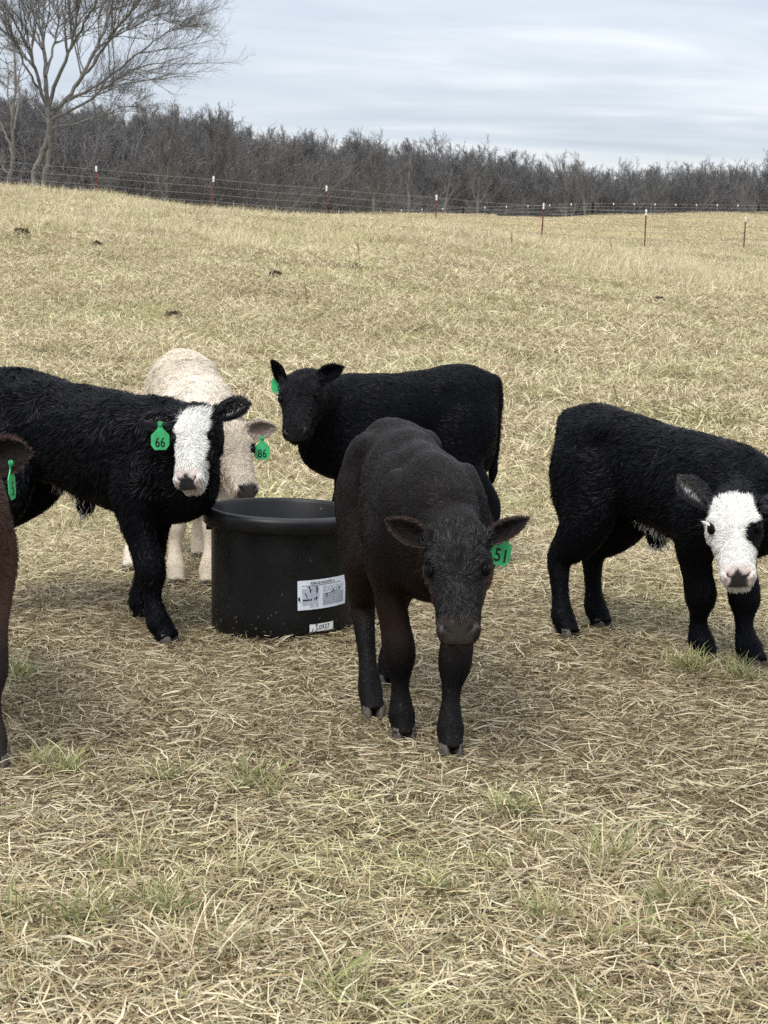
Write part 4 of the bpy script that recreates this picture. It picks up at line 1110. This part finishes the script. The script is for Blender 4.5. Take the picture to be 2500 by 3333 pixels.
    col, skin, lmul, extra = S['coat'](v, hl, hd, bl_, nr, rng)
    # bare skin around eyes, nostrils and inside them
    nos = np.zeros(len(v)); eye = np.zeros(len(v))
    for s in (-1, 1):
        nos = np.maximum(nos, np.exp(-(((hl[:, 0] - .255 + s * (hl[:, 1] - s * .027) * .9) / .0062) ** 2 + ((hl[:, 1] - s * .027) / .0090) ** 2 + ((hl[:, 2] - .010) / .02) ** 2)))
        ee = ((hl[:, 0] - .093) / .019) ** 2 + ((hl[:, 1] - s * .065) / .015) ** 2 + ((hl[:, 2] - .040) / .02) ** 2
        eye = np.maximum(eye, np.exp(-ee))
    col = np.where((nos > .45)[:, None], np.array([.006, .005, .005]), col)
    skin = np.maximum(skin, sstep(.35, .6, eye) * hd)
    root = empty(name, org); tag(root, label, 'calf', 'young calves gathered at the tub')
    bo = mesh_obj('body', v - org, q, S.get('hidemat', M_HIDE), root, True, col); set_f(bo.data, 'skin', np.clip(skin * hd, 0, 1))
    # combing
    comb = -X * .75 - Z * .55; comb = np.tile(comb, (len(v), 1))
    legm = 1 - sstep(.36, .46, bl_[:, 2] / kz); comb = comb * (1 - legm)[:, None] + np.outer(legm, -Z - .15 * X)
    nkw = sstep(.28, .42, bl_[:, 0]) * (1 - hd); nb = unit(A0 - A3); comb = comb * (1 - nkw)[:, None] + np.outer(nkw, nb * .9 - Z * .4)
    wh = hl - np.array([.118, 0, .05]); wh[:, 0] *= 1.0; wl_ = wh[:, :1] * f + wh[:, 1:2] * l + wh[:, 2:] * d
    comb = comb * (1 - hd)[:, None] + unit(wl_) * hd[:, None]
    base_len = .022 * S['furlen']; length = np.full(len(v), base_len)
    length = length * (1 - S.get('legfur', .55) * legm) ; length = length * (1 - .52 * hd)
    poll = hd * sstep(.055, -.01, hl[:, 0]) * sstep(.02, .05, hl[:, 2]); length += poll * .022 * S.get('pollfur', 1.0)
    length = length * lmul
    dens = (1 - skin) * (1 + .9 * hd + .6 * poll); dens *= np.where(bl_[:, 2] < .045, .15, 1.0)
    tri = np.concatenate([q[:, [0, 1, 2]], q[:, [0, 2, 3]]])
    sets = [make_fur(rng, v, tri, nr, comb, length, col, dens, S['hairs'], S.get('lift', (.15, .5)), S.get('fw', (.0016, .0028)), S.get('clump', .45), S.get('cfreq', 38), S.get('curl', .25), S.get('cvar', .3))]
    sets.append(make_fur(rng, v, tri, nr, comb, np.full(len(v), .015) * (1 + 1.0 * poll), col * S.get('facegain', 1.2), hd * (1 - skin) + 1e-9, S.get('facehairs', 9000), S.get('facelift', (.15, .5)), (.0013, .0024), .55, 75, .6, S.get('cvarface', .55)))
    if extra is not None:
        for (cnt, msk, ln, cc_, dr, lf) in extra:
            sets.append(make_fur(rng, v, tri, nr, np.tile(dr, (len(v), 1)) if dr is not None else comb, np.full(len(v), ln), np.tile(cc_, (len(v), 1)), np.where(msk > .12, msk, 0) + 1e-12, cnt, lf, (.0014, .0026), .5, 60, .5))
    ears = {}
    for s in (1, -1):
        sp_ = S['earL'] if s == 1 else S['earR']
        if sp_ is None: continue
        fs, info = build_ear(root, hf, hs, s, sp_[0], sp_[1], sp_[2], S['earcol'], dict(ear=S.get('earhairs', 1500), len=S['furlen'], tuft=S.get('eartuft', .5)), M_HIDE, S.get('earround', 0.0))
        sets += fs; ears[s] = info
    Vv, Ff, Cc = merge(sets); fo = mesh_obj('fur', Vv - org, Ff, S.get('furmat', M_FUR), root, False, Cc); fo['kind'] = 'stuff'
    # eyes
    for s in (-1, 1):
        c = HL((.095, s * .0625, .0405)); en = unit(s * l * .8 + d * .55 + f * .2); e1 = unit(f - en * f.dot(en)); e2 = np.cross(en, e1) * s; ve, fe = ellipsoid(c, [e1 * .0165 * hs, e2 * .0110 * hs, en * .0120 * hs], 10); mesh_obj('eye', ve - org, fe, M_EYE, root)
        # lid and lashes
        if e2.dot(-f) * 0 + e2[2] < 0: e2 = -e2
        arc = [c + hs * (e1 * (.0185 * math.cos(a)) + e2 * (.0095 * math.sin(a)) + en * (.0100 - .006 * abs(math.cos(a)))) for a in np.linspace(.1, 3.04, 9)]
        vv, ff = tube_np(np.array(arc) - org, .0036 * hs, 6); mesh_obj('eyelid', vv, ff, S.get('lidmat', M_LID), root)
        arc = [c + hs * (e1 * (.0185 * math.cos(a)) + e2 * (.0105 * math.sin(a)) + en * (.0075 - .004 * abs(math.cos(a)))) for a in np.linspace(3.2, 6.2, 9)]
        vv, ff = tube_np(np.array(arc) - org, .0026 * hs, 6); mesh_obj('eyelid', vv, ff, S.get('lidmat', M_LID), root)
        lash = MB()
        for a in np.linspace(1.7, 2.95, 10):
            b0 = c + hs * (e1 * (.0185 * math.cos(a)) + e2 * (.0095 * math.sin(a)) + en * .008); lg = hs * S.get('lash', .6); b1 = b0 + lg * (s * l * .011 - f * .006 + d * .003); b2 = b1 + lg * (s * l * .010 - f * .002 - d * .002)
            lash.tube(np.array([b0, b1, b2]) - org, [.0011, .0008, .0003], 3, False)
        lash.build('eyelashes', S.get('lashmat', M_LID) if s == -1 else M_LID, root)
    # hooves: two claws each
    for key, (pts, lk) in feet.items():
        ft = pts[-1].copy(); gx = float(gz(ft[0], ft[1])); fd = unit(np.array([X[0], X[1], 0]) + np.array(S.get('toe', {}).get(key, (0, 0, 0)), float)); sd_ = np.array([-fd[1], fd[0], 0])
        V, F = [], []
        for s in (-1, 1):
            cx = ft + sd_ * s * .0165 * lk
            secs = [(0.052, .0135, -.016, .022), (.030, .0155, -.024, .032), (.004, .0165, -.028, .044), (.0, .0145, -.026, .041)]
            ring = []
            for (z, hw2, bk, fr) in secs:
                for th in np.linspace(0, 2 * np.pi, 12, endpoint=False):
                    y_ = math.sin(th) * hw2 * (1 if math.cos(th) < .2 else (1 - .35 * math.cos(th))); x_ = (fr if math.cos(th) > 0 else -bk) * math.cos(th)
                    ring.append(cx + fd * x_ + sd_ * y_ + Z * (gx + z - cx[2] - .004))
            b = len(V); V += ring
            for i in range(3):
                for j in range(12): F.append((b + i * 12 + j, b + (i + 1) * 12 + j, b + (i + 1) * 12 + (j + 1) % 12, b + i * 12 + (j + 1) % 12))
            F.append(tuple(b + j for j in range(12))); F.append(tuple(b + 36 + j for j in range(11, -1, -1)))
        mesh_obj('hoof', np.array(V) - org, F, M_HOOF, root)
    return dict(root=root, hf=hf, HL=HL, ears=ears, W3=W3, X=X, Y=Y, org=org)

M_LID = plain('dark_lid', (.004, .0035, .0035), .7, .04)
M_LIDP = plain('pink_lid', (.32, .17, .15), .5, .3)
M_LASHW = plain('white_lash', (.7, .68, .63), .7, .2)
BLACK = np.array([.0024, .0026, .0038]); BROWNBLK = np.array([.0092, .0070, .0066]); RED = np.array([.052, .026, .019]); WHITE = np.array([.60, .585, .54]); CREAM = np.array([.52, .445, .345])
def pad_mask(hl, hd):            # bare nose pad
    return hd * sstep(.236, .244, hl[:, 0]) * sstep(-.034, -.026, hl[:, 2]) * (1 - sstep(.035, .041, np.abs(hl[:, 1]) + .0))
def mixc(a, b, w): return a * (1 - w)[:, None] + b * w[:, None]
def coat_black(v, hl, hd, bl, nr, rng):
    n = nvec(v, 9, 3.0)[:, 0]; col = BLACK * (1 + .25 * n)[:, None]
    pad = pad_mask(hl, hd); col = mixc(col, np.array([.009, .0085, .009]), pad)
    col = mixc(col, np.array([.0062, .006, .0066]), hd * (1 - pad) * .8)
    return col, pad, np.ones(len(v)), None
def coat_brown(v, hl, hd, bl, nr, rng):
    n = nvec(v, 7, 3.0)[:, 0]; col = BROWNBLK * (1 + .22 * n)[:, None]
    belly = sstep(.55, .38, bl[:, 2]) * sstep(.2, .34, bl[:, 2]); col = mixc(col, RED * .55, .35 * belly * (1 - hd))
    col = mixc(col, np.array([.0060, .0052, .0055]), sstep(.30, .2, bl[:, 2]) * (1 - hd))
    cheek = hd * sstep(.045, .062, np.abs(hl[:, 1])) * sstep(.04, .09, hl[:, 0]) * (1 - sstep(.19, .23, hl[:, 0])) + hd * sstep(.015, -.03, hl[:, 2]) * .35
    face = hd * sstep(.0, .03, hl[:, 2]); col = mixc(col, np.array([.0070, .0062, .0064]), .85 * face)
    col = mixc(col, RED * .85, np.clip(cheek, 0, 1) * .75 * sstep(.04, .015, hl[:, 2]))
    muz = hd * sstep(.212, .232, hl[:, 0]); col = mixc(col, np.array([.042, .030, .026]), muz * .85)
    pad = pad_mask(hl, hd); col = mixc(col, np.array([.026, .022, .021]), pad)
    return col, pad, np.ones(len(v)), None
def coat_red(v, hl, hd, bl, nr, rng):
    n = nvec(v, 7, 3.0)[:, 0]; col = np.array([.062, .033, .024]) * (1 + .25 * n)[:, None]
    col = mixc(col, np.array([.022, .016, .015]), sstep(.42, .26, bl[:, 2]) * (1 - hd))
    pad = pad_mask(hl, hd); col = mixc(col, np.array([.03, .025, .023]), pad)
    return col, pad, np.ones(len(v)), None
def coat_cream(v, hl, hd, bl, nr, rng):
    n = nvec(v, 8, 3.0); col = CREAM * (1 + .16 * n[:, 0])[:, None]
    col = mixc(col, np.array([.58, .52, .44]), sstep(-.3, .8, n[:, 1]) * .6); 
    face = hd * sstep(.10, .2, hl[:, 0]); col = mixc(col, np.array([.36, .30, .25]), face * .35)
    pad = pad_mask(hl, hd); col = mixc(col, np.array([.055, .050, .049]), pad)
    return col, pad, np.ones(len(v)), None
def edge_n(v): return nvec(v, 60, 2.0)[:, 0] * .006 + nvec(v, 150, 5.0)[:, 1] * .004
def nose_cols(col, hl, hd, v, dark):
    pad = pad_mask(hl, hd); pinkz = hd * sstep(.216, .240, hl[:, 0]) * (1 - sstep(.036, .046, np.abs(hl[:, 1]))) * sstep(-.040, -.03, hl[:, 2])
    col = mixc(col, np.array([.58, .43, .39]), pinkz * .62)
    k = edge_n(v)
    nl = np.interp(hl[:, 0], [.236, .246, .256, .27], [.004, .013, .021, .026]); dk = hd * sstep(.238, .244, hl[:, 0] + k) * (1 - sstep(-.003, .004, np.abs(hl[:, 1]) + k - nl)) * sstep(-.029, -.023, hl[:, 2])
    col = mixc(col, dark, dk)
    return col, np.maximum(pad, pinkz * .9)
def coat_66(v, hl, hd, bl, nr, rng):
    col = BLACK * (1 + .25 * nvec(v, 9, 3.0)[:, 0])[:, None]; k = edge_n(v)
    y = hl[:, 1] + k; x = hl[:, 0]
    lim_r = np.interp(x, [-.02, .0, .05, .09, .13, .17, .22, .3], [.02, .050, .064, .060, .066, .066, .07, .08])      # its right side
    lim_l = np.interp(x, [-.02, .0, .05, .09, .13, .17, .22, .3], [.02, .046, .058, .050, .050, .050, .06, .08])      # its left side
    w = hd * (1 - sstep(-.003, .003, y - lim_l)) * (1 - sstep(-.003, .003, -y - lim_r)) * sstep(-.002, .008, x + k * 1.5)
    w = w * np.where(hl[:, 2] > np.interp(x, [0, .16, .2, .3], [-.0, -.02, -.07, -.09]), 1, 0)
    col = mixc(col, WHITE, w); col, sk = nose_cols(col, hl, hd, v, np.array([.018, .017, .019]))
    nav = np.exp(-(((bl[:, 0] + .06) / .05) ** 2 + (bl[:, 1] / .05) ** 2)) * (nr[:, 2] < -.3) * (bl[:, 2] < .55)
    ex = [(160, nav, .055, np.array([.5, .48, .45]), np.array([0, 0, -1.0]), (.9, 1.3))]
    return col, sk, np.ones(len(v)), ex
def coat_right(v, hl, hd, bl, nr, rng):
    col = BLACK * (1 + .25 * nvec(v, 9, 3.0)[:, 0])[:, None]; k = edge_n(v); x = hl[:, 0]; y = hl[:, 1] + k
    lim_r = np.interp(x, [-.045, -.03, -.012, .01, .04, .07, .12, .3], [.0, .022, .044, .056, .068, .085, .10, .12])
    lim_l = np.interp(x, [-.045, -.03, -.012, .01, .04, .07, .10, .14, .17, .3], [.0, .022, .042, .053, .063, .066, .062, .056, .06, .075])
    w = hd * (1 - sstep(-.003, .003, y - lim_l)) * (1 - sstep(-.003, .003, -y - lim_r)) * sstep(-.046, -.036, x + k)
    w = w * np.where(hl[:, 2] > np.interp(x, [0, .10, .15, .19, .3], [.0, -.04, -.06, -.09, -.1]), 1, 0)
    patch = ((x - .122) / .040) ** 2 + ((hl[:, 1] - .060) / .038) ** 2
    w = w * sstep(.85, 1.1, patch + k * 14)
    col = mixc(col, WHITE, w); col, sk = nose_cols(col, hl, hd, v, np.array([.014, .014, .015]))
    nav = np.exp(-(((bl[:, 0] + .02) / .06) ** 2 + (bl[:, 1] / .05) ** 2)) * (nr[:, 2] < -.3) * (bl[:, 2] < .55)
    ex = [(200, nav, .038, np.array([.5, .48, .44]), np.array([0, 0, -1.0]), (.9, 1.3))]
    return col, sk, np.ones(len(v)), ex

BLK = BLACK * 1.15
CAMF = (.45, -.12, .85)
calves = {}
# brown-black calf in front, walking towards the camera
calves['A'] = build_calf('brown_calf', 'dark brown calf standing in front of the tub facing the camera', dict(
    seed=1, hip=P(1285, 1362, 4.62), withers=P(1412, 1458, 4.14), FR=G(1315, 2422), FL=G(1468, 2475), HR=G(1216, 2352), HL=G(1262, 2244),
    eye=P(1490, 1856, 3.80), ypr=(-2, 45, -3), hs=0.99, hairs=115000, furmat=M_FUR_SLEEK, cvarface=.5, facelift=(.06, .26), facegain=1.2, facehairs=16000, ptop=1.8, relax=14, relief=2.4, hwid=1.14, furlen=.5, coat=coat_brown, lift=(.05, .20), clump=.30, cfreq=45, cvar=.32, legfur=.35, fw=(.0011, .0021),
    earL=((-.05, .118, .035), (.55, -.5, .7), .060), earR=((-.05, .118, .040), CAMF, .074), earcol=(np.array([.040, .027, .022]), np.array([.012, .009, .008]), BROWNBLK),  # outer ear colour lightened: the highlight along the rim is painted in
    fat=1.06, leg=1.08, neckup=-.25, voxel=.0058, eartuft=.2, pollfur=.6))
# shaggy black calf with white face on the left
calves['B'] = build_calf('white_faced_calf', 'shaggy black calf with white face and tag 66 left of the tub', dict(
    seed=2, hip=P(70, 1200, 5.78), withers=P(535, 1292, 5.42), FR=G(548, 2105), FL=G(468, 2025), HR=G(-30, 2040), HL=G(-90, 1980),
    eye=P(630, 1424, 5.16), ypr=(-8, 43, -9), hs=1.0, hwid=1.05, cvarface=.16, facelift=(.08, .32), cvar=.25, legfur=.4, furlen=1.25, hairs=62000, coat=coat_66, lift=(.12, .45), clump=.75, cfreq=30, curl=.4,
    earL=((-.02, .125, .030), CAMF, .085), earR=((-.012, .130, .010), (.6, -.1, .75), .080), earcol=(BLK * 5, np.array([.03, .028, .028]), np.array([.42, .40, .38])),  # outer ear black raised to paint a lit rim; pale inner hairs are real
    fat=1.02, leg=1.22, neckup=.12, neck=.92, belly=.01, sheath=True, earround=.6, eartuft=1.6, pollfur=1.2))
# cream calf behind
calves['C'] = build_calf('cream_calf', 'cream coloured calf with tag 86 half hidden behind the shaggy calf', dict(
    seed=3, hip=P(598, 1138, 6.95), withers=P(650, 1235, 6.42), FR=G(575, 1920), FL=G(676, 1925), HR=G(424, 1875), HL=G(648, 1832),
    eye=P(764, 1464, 6.05), ypr=(34, 46, 4), hs=1.08, furlen=1.0, hairs=42000, coat=coat_cream, lift=(.08, .35), clump=.6, curl=.4, cvar=.15, cvarface=.2,
    earL=((.0, .135, .02), CAMF, .085), earR=((.0, .13, .02), CAMF, .078), earcol=(np.array([.42, .36, .29]), np.array([.26, .19, .155]), np.array([.4, .34, .28])),
    fat=1.22, leg=1.2, neckup=-.2, voxel=.0075, pollfur=1.0))
# black calf side-on behind
calves['D'] = build_calf('black_calf', 'all black calf standing side-on behind the tub, head turned to camera', dict(
    seed=4, hip=P(1482, 1186, 6.62), withers=P(1118, 1215, 6.50), FL=G(1052, 1882), FR=G(1082, 1852), HL=G(1572, 1882), HR=G(1592, 1856),
    eye=P(974, 1294, 6.22), ypr=(-10, 45, -10), hs=0.99, hwid=1.24, furlen=.8, hairs=46000, coat=coat_black, lift=(.06, .3), clump=.45,
    earL=((-.03, .12, .030), CAMF, .085), earR=((-.08, .06, .065), (.35, .5, .6), .072), earcol=(BLK * 1.3, BLK, BLK),
    fat=1.0, leg=1.12, neckup=.1, neck=1.06, voxel=.0072, eartuft=.2, tailside=.02))
# black calf with white face on the right
calves['E'] = build_calf('white_faced_calf', 'black calf with white face and black eye patch at the right edge', dict(
    seed=5, hip=P(1975, 1318, 5.40), withers=P(2385, 1430, 4.98), HR=G(1852, 2088), HL=G(1958, 2053), FR=G(2300, 2155), FL=G(2462, 2186),
    eye=P(2392, 1722, 4.60), ypr=(-6, 43, -5), hs=0.97, cvarface=.16, facelift=(.08, .32), cvar=.25, legfur=.4, lashmat=M_LASHW, lash=1.2, hwid=1.14, furlen=1.0, hairs=56000, coat=coat_right, lift=(.08, .36), clump=.5, curl=.3,
    earL=((-.01, .13, .02), CAMF, .075), earR=((-.085, .095, .050), CAMF, .088), earcol=(BLK * 5, np.array([.075, .07, .066]), np.array([.45, .44, .42])),
    fat=1.0, leg=1.18, neck=.92, neckup=-.25, sheath=True, earround=.9, eartuft=2.2, pollfur=.8))
# reddish calf cut by the left edge
calves['F'] = build_calf('reddish_brown_calf', 'reddish brown calf mostly cut off by the left edge, green tag in ear', dict(
    seed=6, hip=P(-210, 1340, 4.55), withers=P(-168, 1455, 4.08), FL=G(-12, 2520), FR=G(-190, 2500), HL=G(-60, 2360), HR=G(-230, 2350),
    eye=P(-232, 1600, 3.72), ypr=(-8, 45, 0), hs=1.1, furlen=.8, hairs=30000, coat=coat_red, voxel=.008,
    earL=((-.02, .15, .01), CAMF, .105), earR=((-.01, .13, .03), CAMF, .080), earcol=(np.array([.05, .03, .024]), np.array([.014, .011, .010]), np.array([.05, .035, .028])),
    fat=1.05, leg=1.0, neckup=.2, earround=.7, eartuft=.2))
def tag_at(key, side, t, nrm, num, lab, **kw):
    b, ax, n, s, L = calves[key]['ears'][side]
    return ear_tag(calves[key]['root'], b + ax * L * t + np.asarray(kw.pop('off', (0, 0, 0))), nrm, num, lab, **kw)
tag_at('A', 1, .50, (.5, -1, .1), '51', 'green plastic ear tag numbered 51', off=(-.006, .02, -.026), up=(.3, 0, 1))
tag_at('B', -1, .52, (.05, -1, .15), '66', 'green plastic ear tag numbered 66', off=(0, -.035, -.03))
tag_at('C', 1, .45, (.1, -1, .2), '86', 'green plastic ear tag numbered 86', off=(.025, -.06, -.045))
tag_at('D', -1, .3, (-.5, -1, .1), '6', 'green plastic ear tag partly hidden behind the ear', off=(-.02, .03, .0), numoff=.008)
tag_at('F', 1, .5, (1, -.02, 0), '5', 'green plastic ear tag seen nearly edge-on', off=(.035, -.03, -.03))

# ------------------------------------------------------------------ manure pats and weeds
M_DUNG = plain('dried_manure', (0.040, 0.026, 0.017), 0.95, 0.1, 0.5, 18, 0.8, 40)
def lump(name, label, u, v, w, dp, h, seed):
    g = G(u, v); h = h * (1.95 if name == 'manure_pat' else 1.2); w *= 1.1; rng = np.random.default_rng(seed); n, m = 22, 8; V, F = [], []
    ph = rng.uniform(0, 6.28, 6)
    for i in range(m + 1):
        t = i / m
        for j in range(n):
            a = 2 * math.pi * j / n
            rr = 1 + .22 * math.sin(2 * a + ph[0]) + .16 * math.sin(3 * a + ph[1]) + .10 * math.sin(5 * a + ph[2]) + rng.normal(0, .03)
            r = math.cos(t * math.pi / 2) ** .6
            z = h * (math.sin(t * math.pi / 2) * (.7 + .3 * math.sin(3 * a + ph[3]) * (1 - t)) + rng.normal(0, .07)) - .01
            x, y = w * rr * r * math.cos(a), dp * rr * r * math.sin(a)
            V.append((x, y, z + float(gz(g[0] + x, g[1] + y)) - g[2]))
    for i in range(m):
        for j in range(n): F.append((i * n + j, i * n + (j + 1) % n, (i + 1) * n + (j + 1) % n, (i + 1) * n + j))
    o = mesh_obj(name, V, F, M_DUNG); o.location = tuple(g)
    tag(o, label, 'manure', 'manure pats on the pasture'); return o
lump('manure_pat', 'dark manure pat high on the pasture at the left edge', 75, 784, .13, .10, .13, 1)
lump('manure_pat', 'dark manure pat behind and above the cream calf', 560, 1043, .10, .085, .075, 2)
lump('manure_pat', 'dark manure pat up the slope above the black calf', 897, 912, .095, .08, .09, 3)
lump('manure_pat', 'dark flat manure pat upslope above the right calf', 2140, 990, .10, .09, .08, 4)
lump('manure_pat', 'small dark manure pat in the centre of the upper pasture', 1160, 880, .09, .08, .07, 5)
lump('manure_pat', 'tiny dark manure crumb right of the pat above the black calf', 945, 942, .045, .045, .05, 6)
lump('manure_pat', 'tiny dark manure pat in the middle pasture above the standing black calf', 1430, 1028, .04, .04, .05, 7)
lump('manure_pat', 'tiny dark manure pat far up the left slope', 318, 806, .06, .05, .07, 8)
lump('soil_clod', 'trampled dark soil clod in the straw right of the front calf', 1735, 2578, .055, .028, .022, 9)
lump('soil_clod', 'long trampled dark soil ridge in the straw below the right calf', 1985, 2540, .10, .03, .026, 10)
lump('soil_clod', 'small dark soil lump in the straw near the right frame edge', 2160, 2690, .05, .025, .02, 11)
M_WEED = plain('dead_weed', (0.12, 0.085, 0.055), 0.9, 0.1, 0.3, 10)
def weed(label, u, v, h, seed):
    rng = np.random.default_rng(seed); g = G(u, v)
    root = empty('dead_weed', g); tag(root, label, 'weed', 'dead weed stalks in the grass')
    st = grow(rng, h, .006, 2, (.5, .6), (8, 4), up=.2, first=.3, wig=.12, minr=.0022, lenk=.4)
    v_, f_ = branches_mesh([b for b in st if b[2] == 0], (5,)); mesh_obj('stalk', v_, f_, M_WEED, root)
    v_, f_ = branches_mesh([b for b in st if b[2] > 0], (4, 4, 3)); mesh_obj('twigs', v_, f_, M_WEED, root)
weed('dry brown weed stalk standing above the centre pat of the upper pasture', 1170, 872, .42, 1)
weed('dead weed stalk in the grass left of the sixth fence post', 1990, 826, .34, 2)
weed('dead weed stalk sticking up below the fifth fence post', 1665, 812, .30, 3)
weed('low dead weed right of the pat above the black calf', 1000, 985, .22, 4)
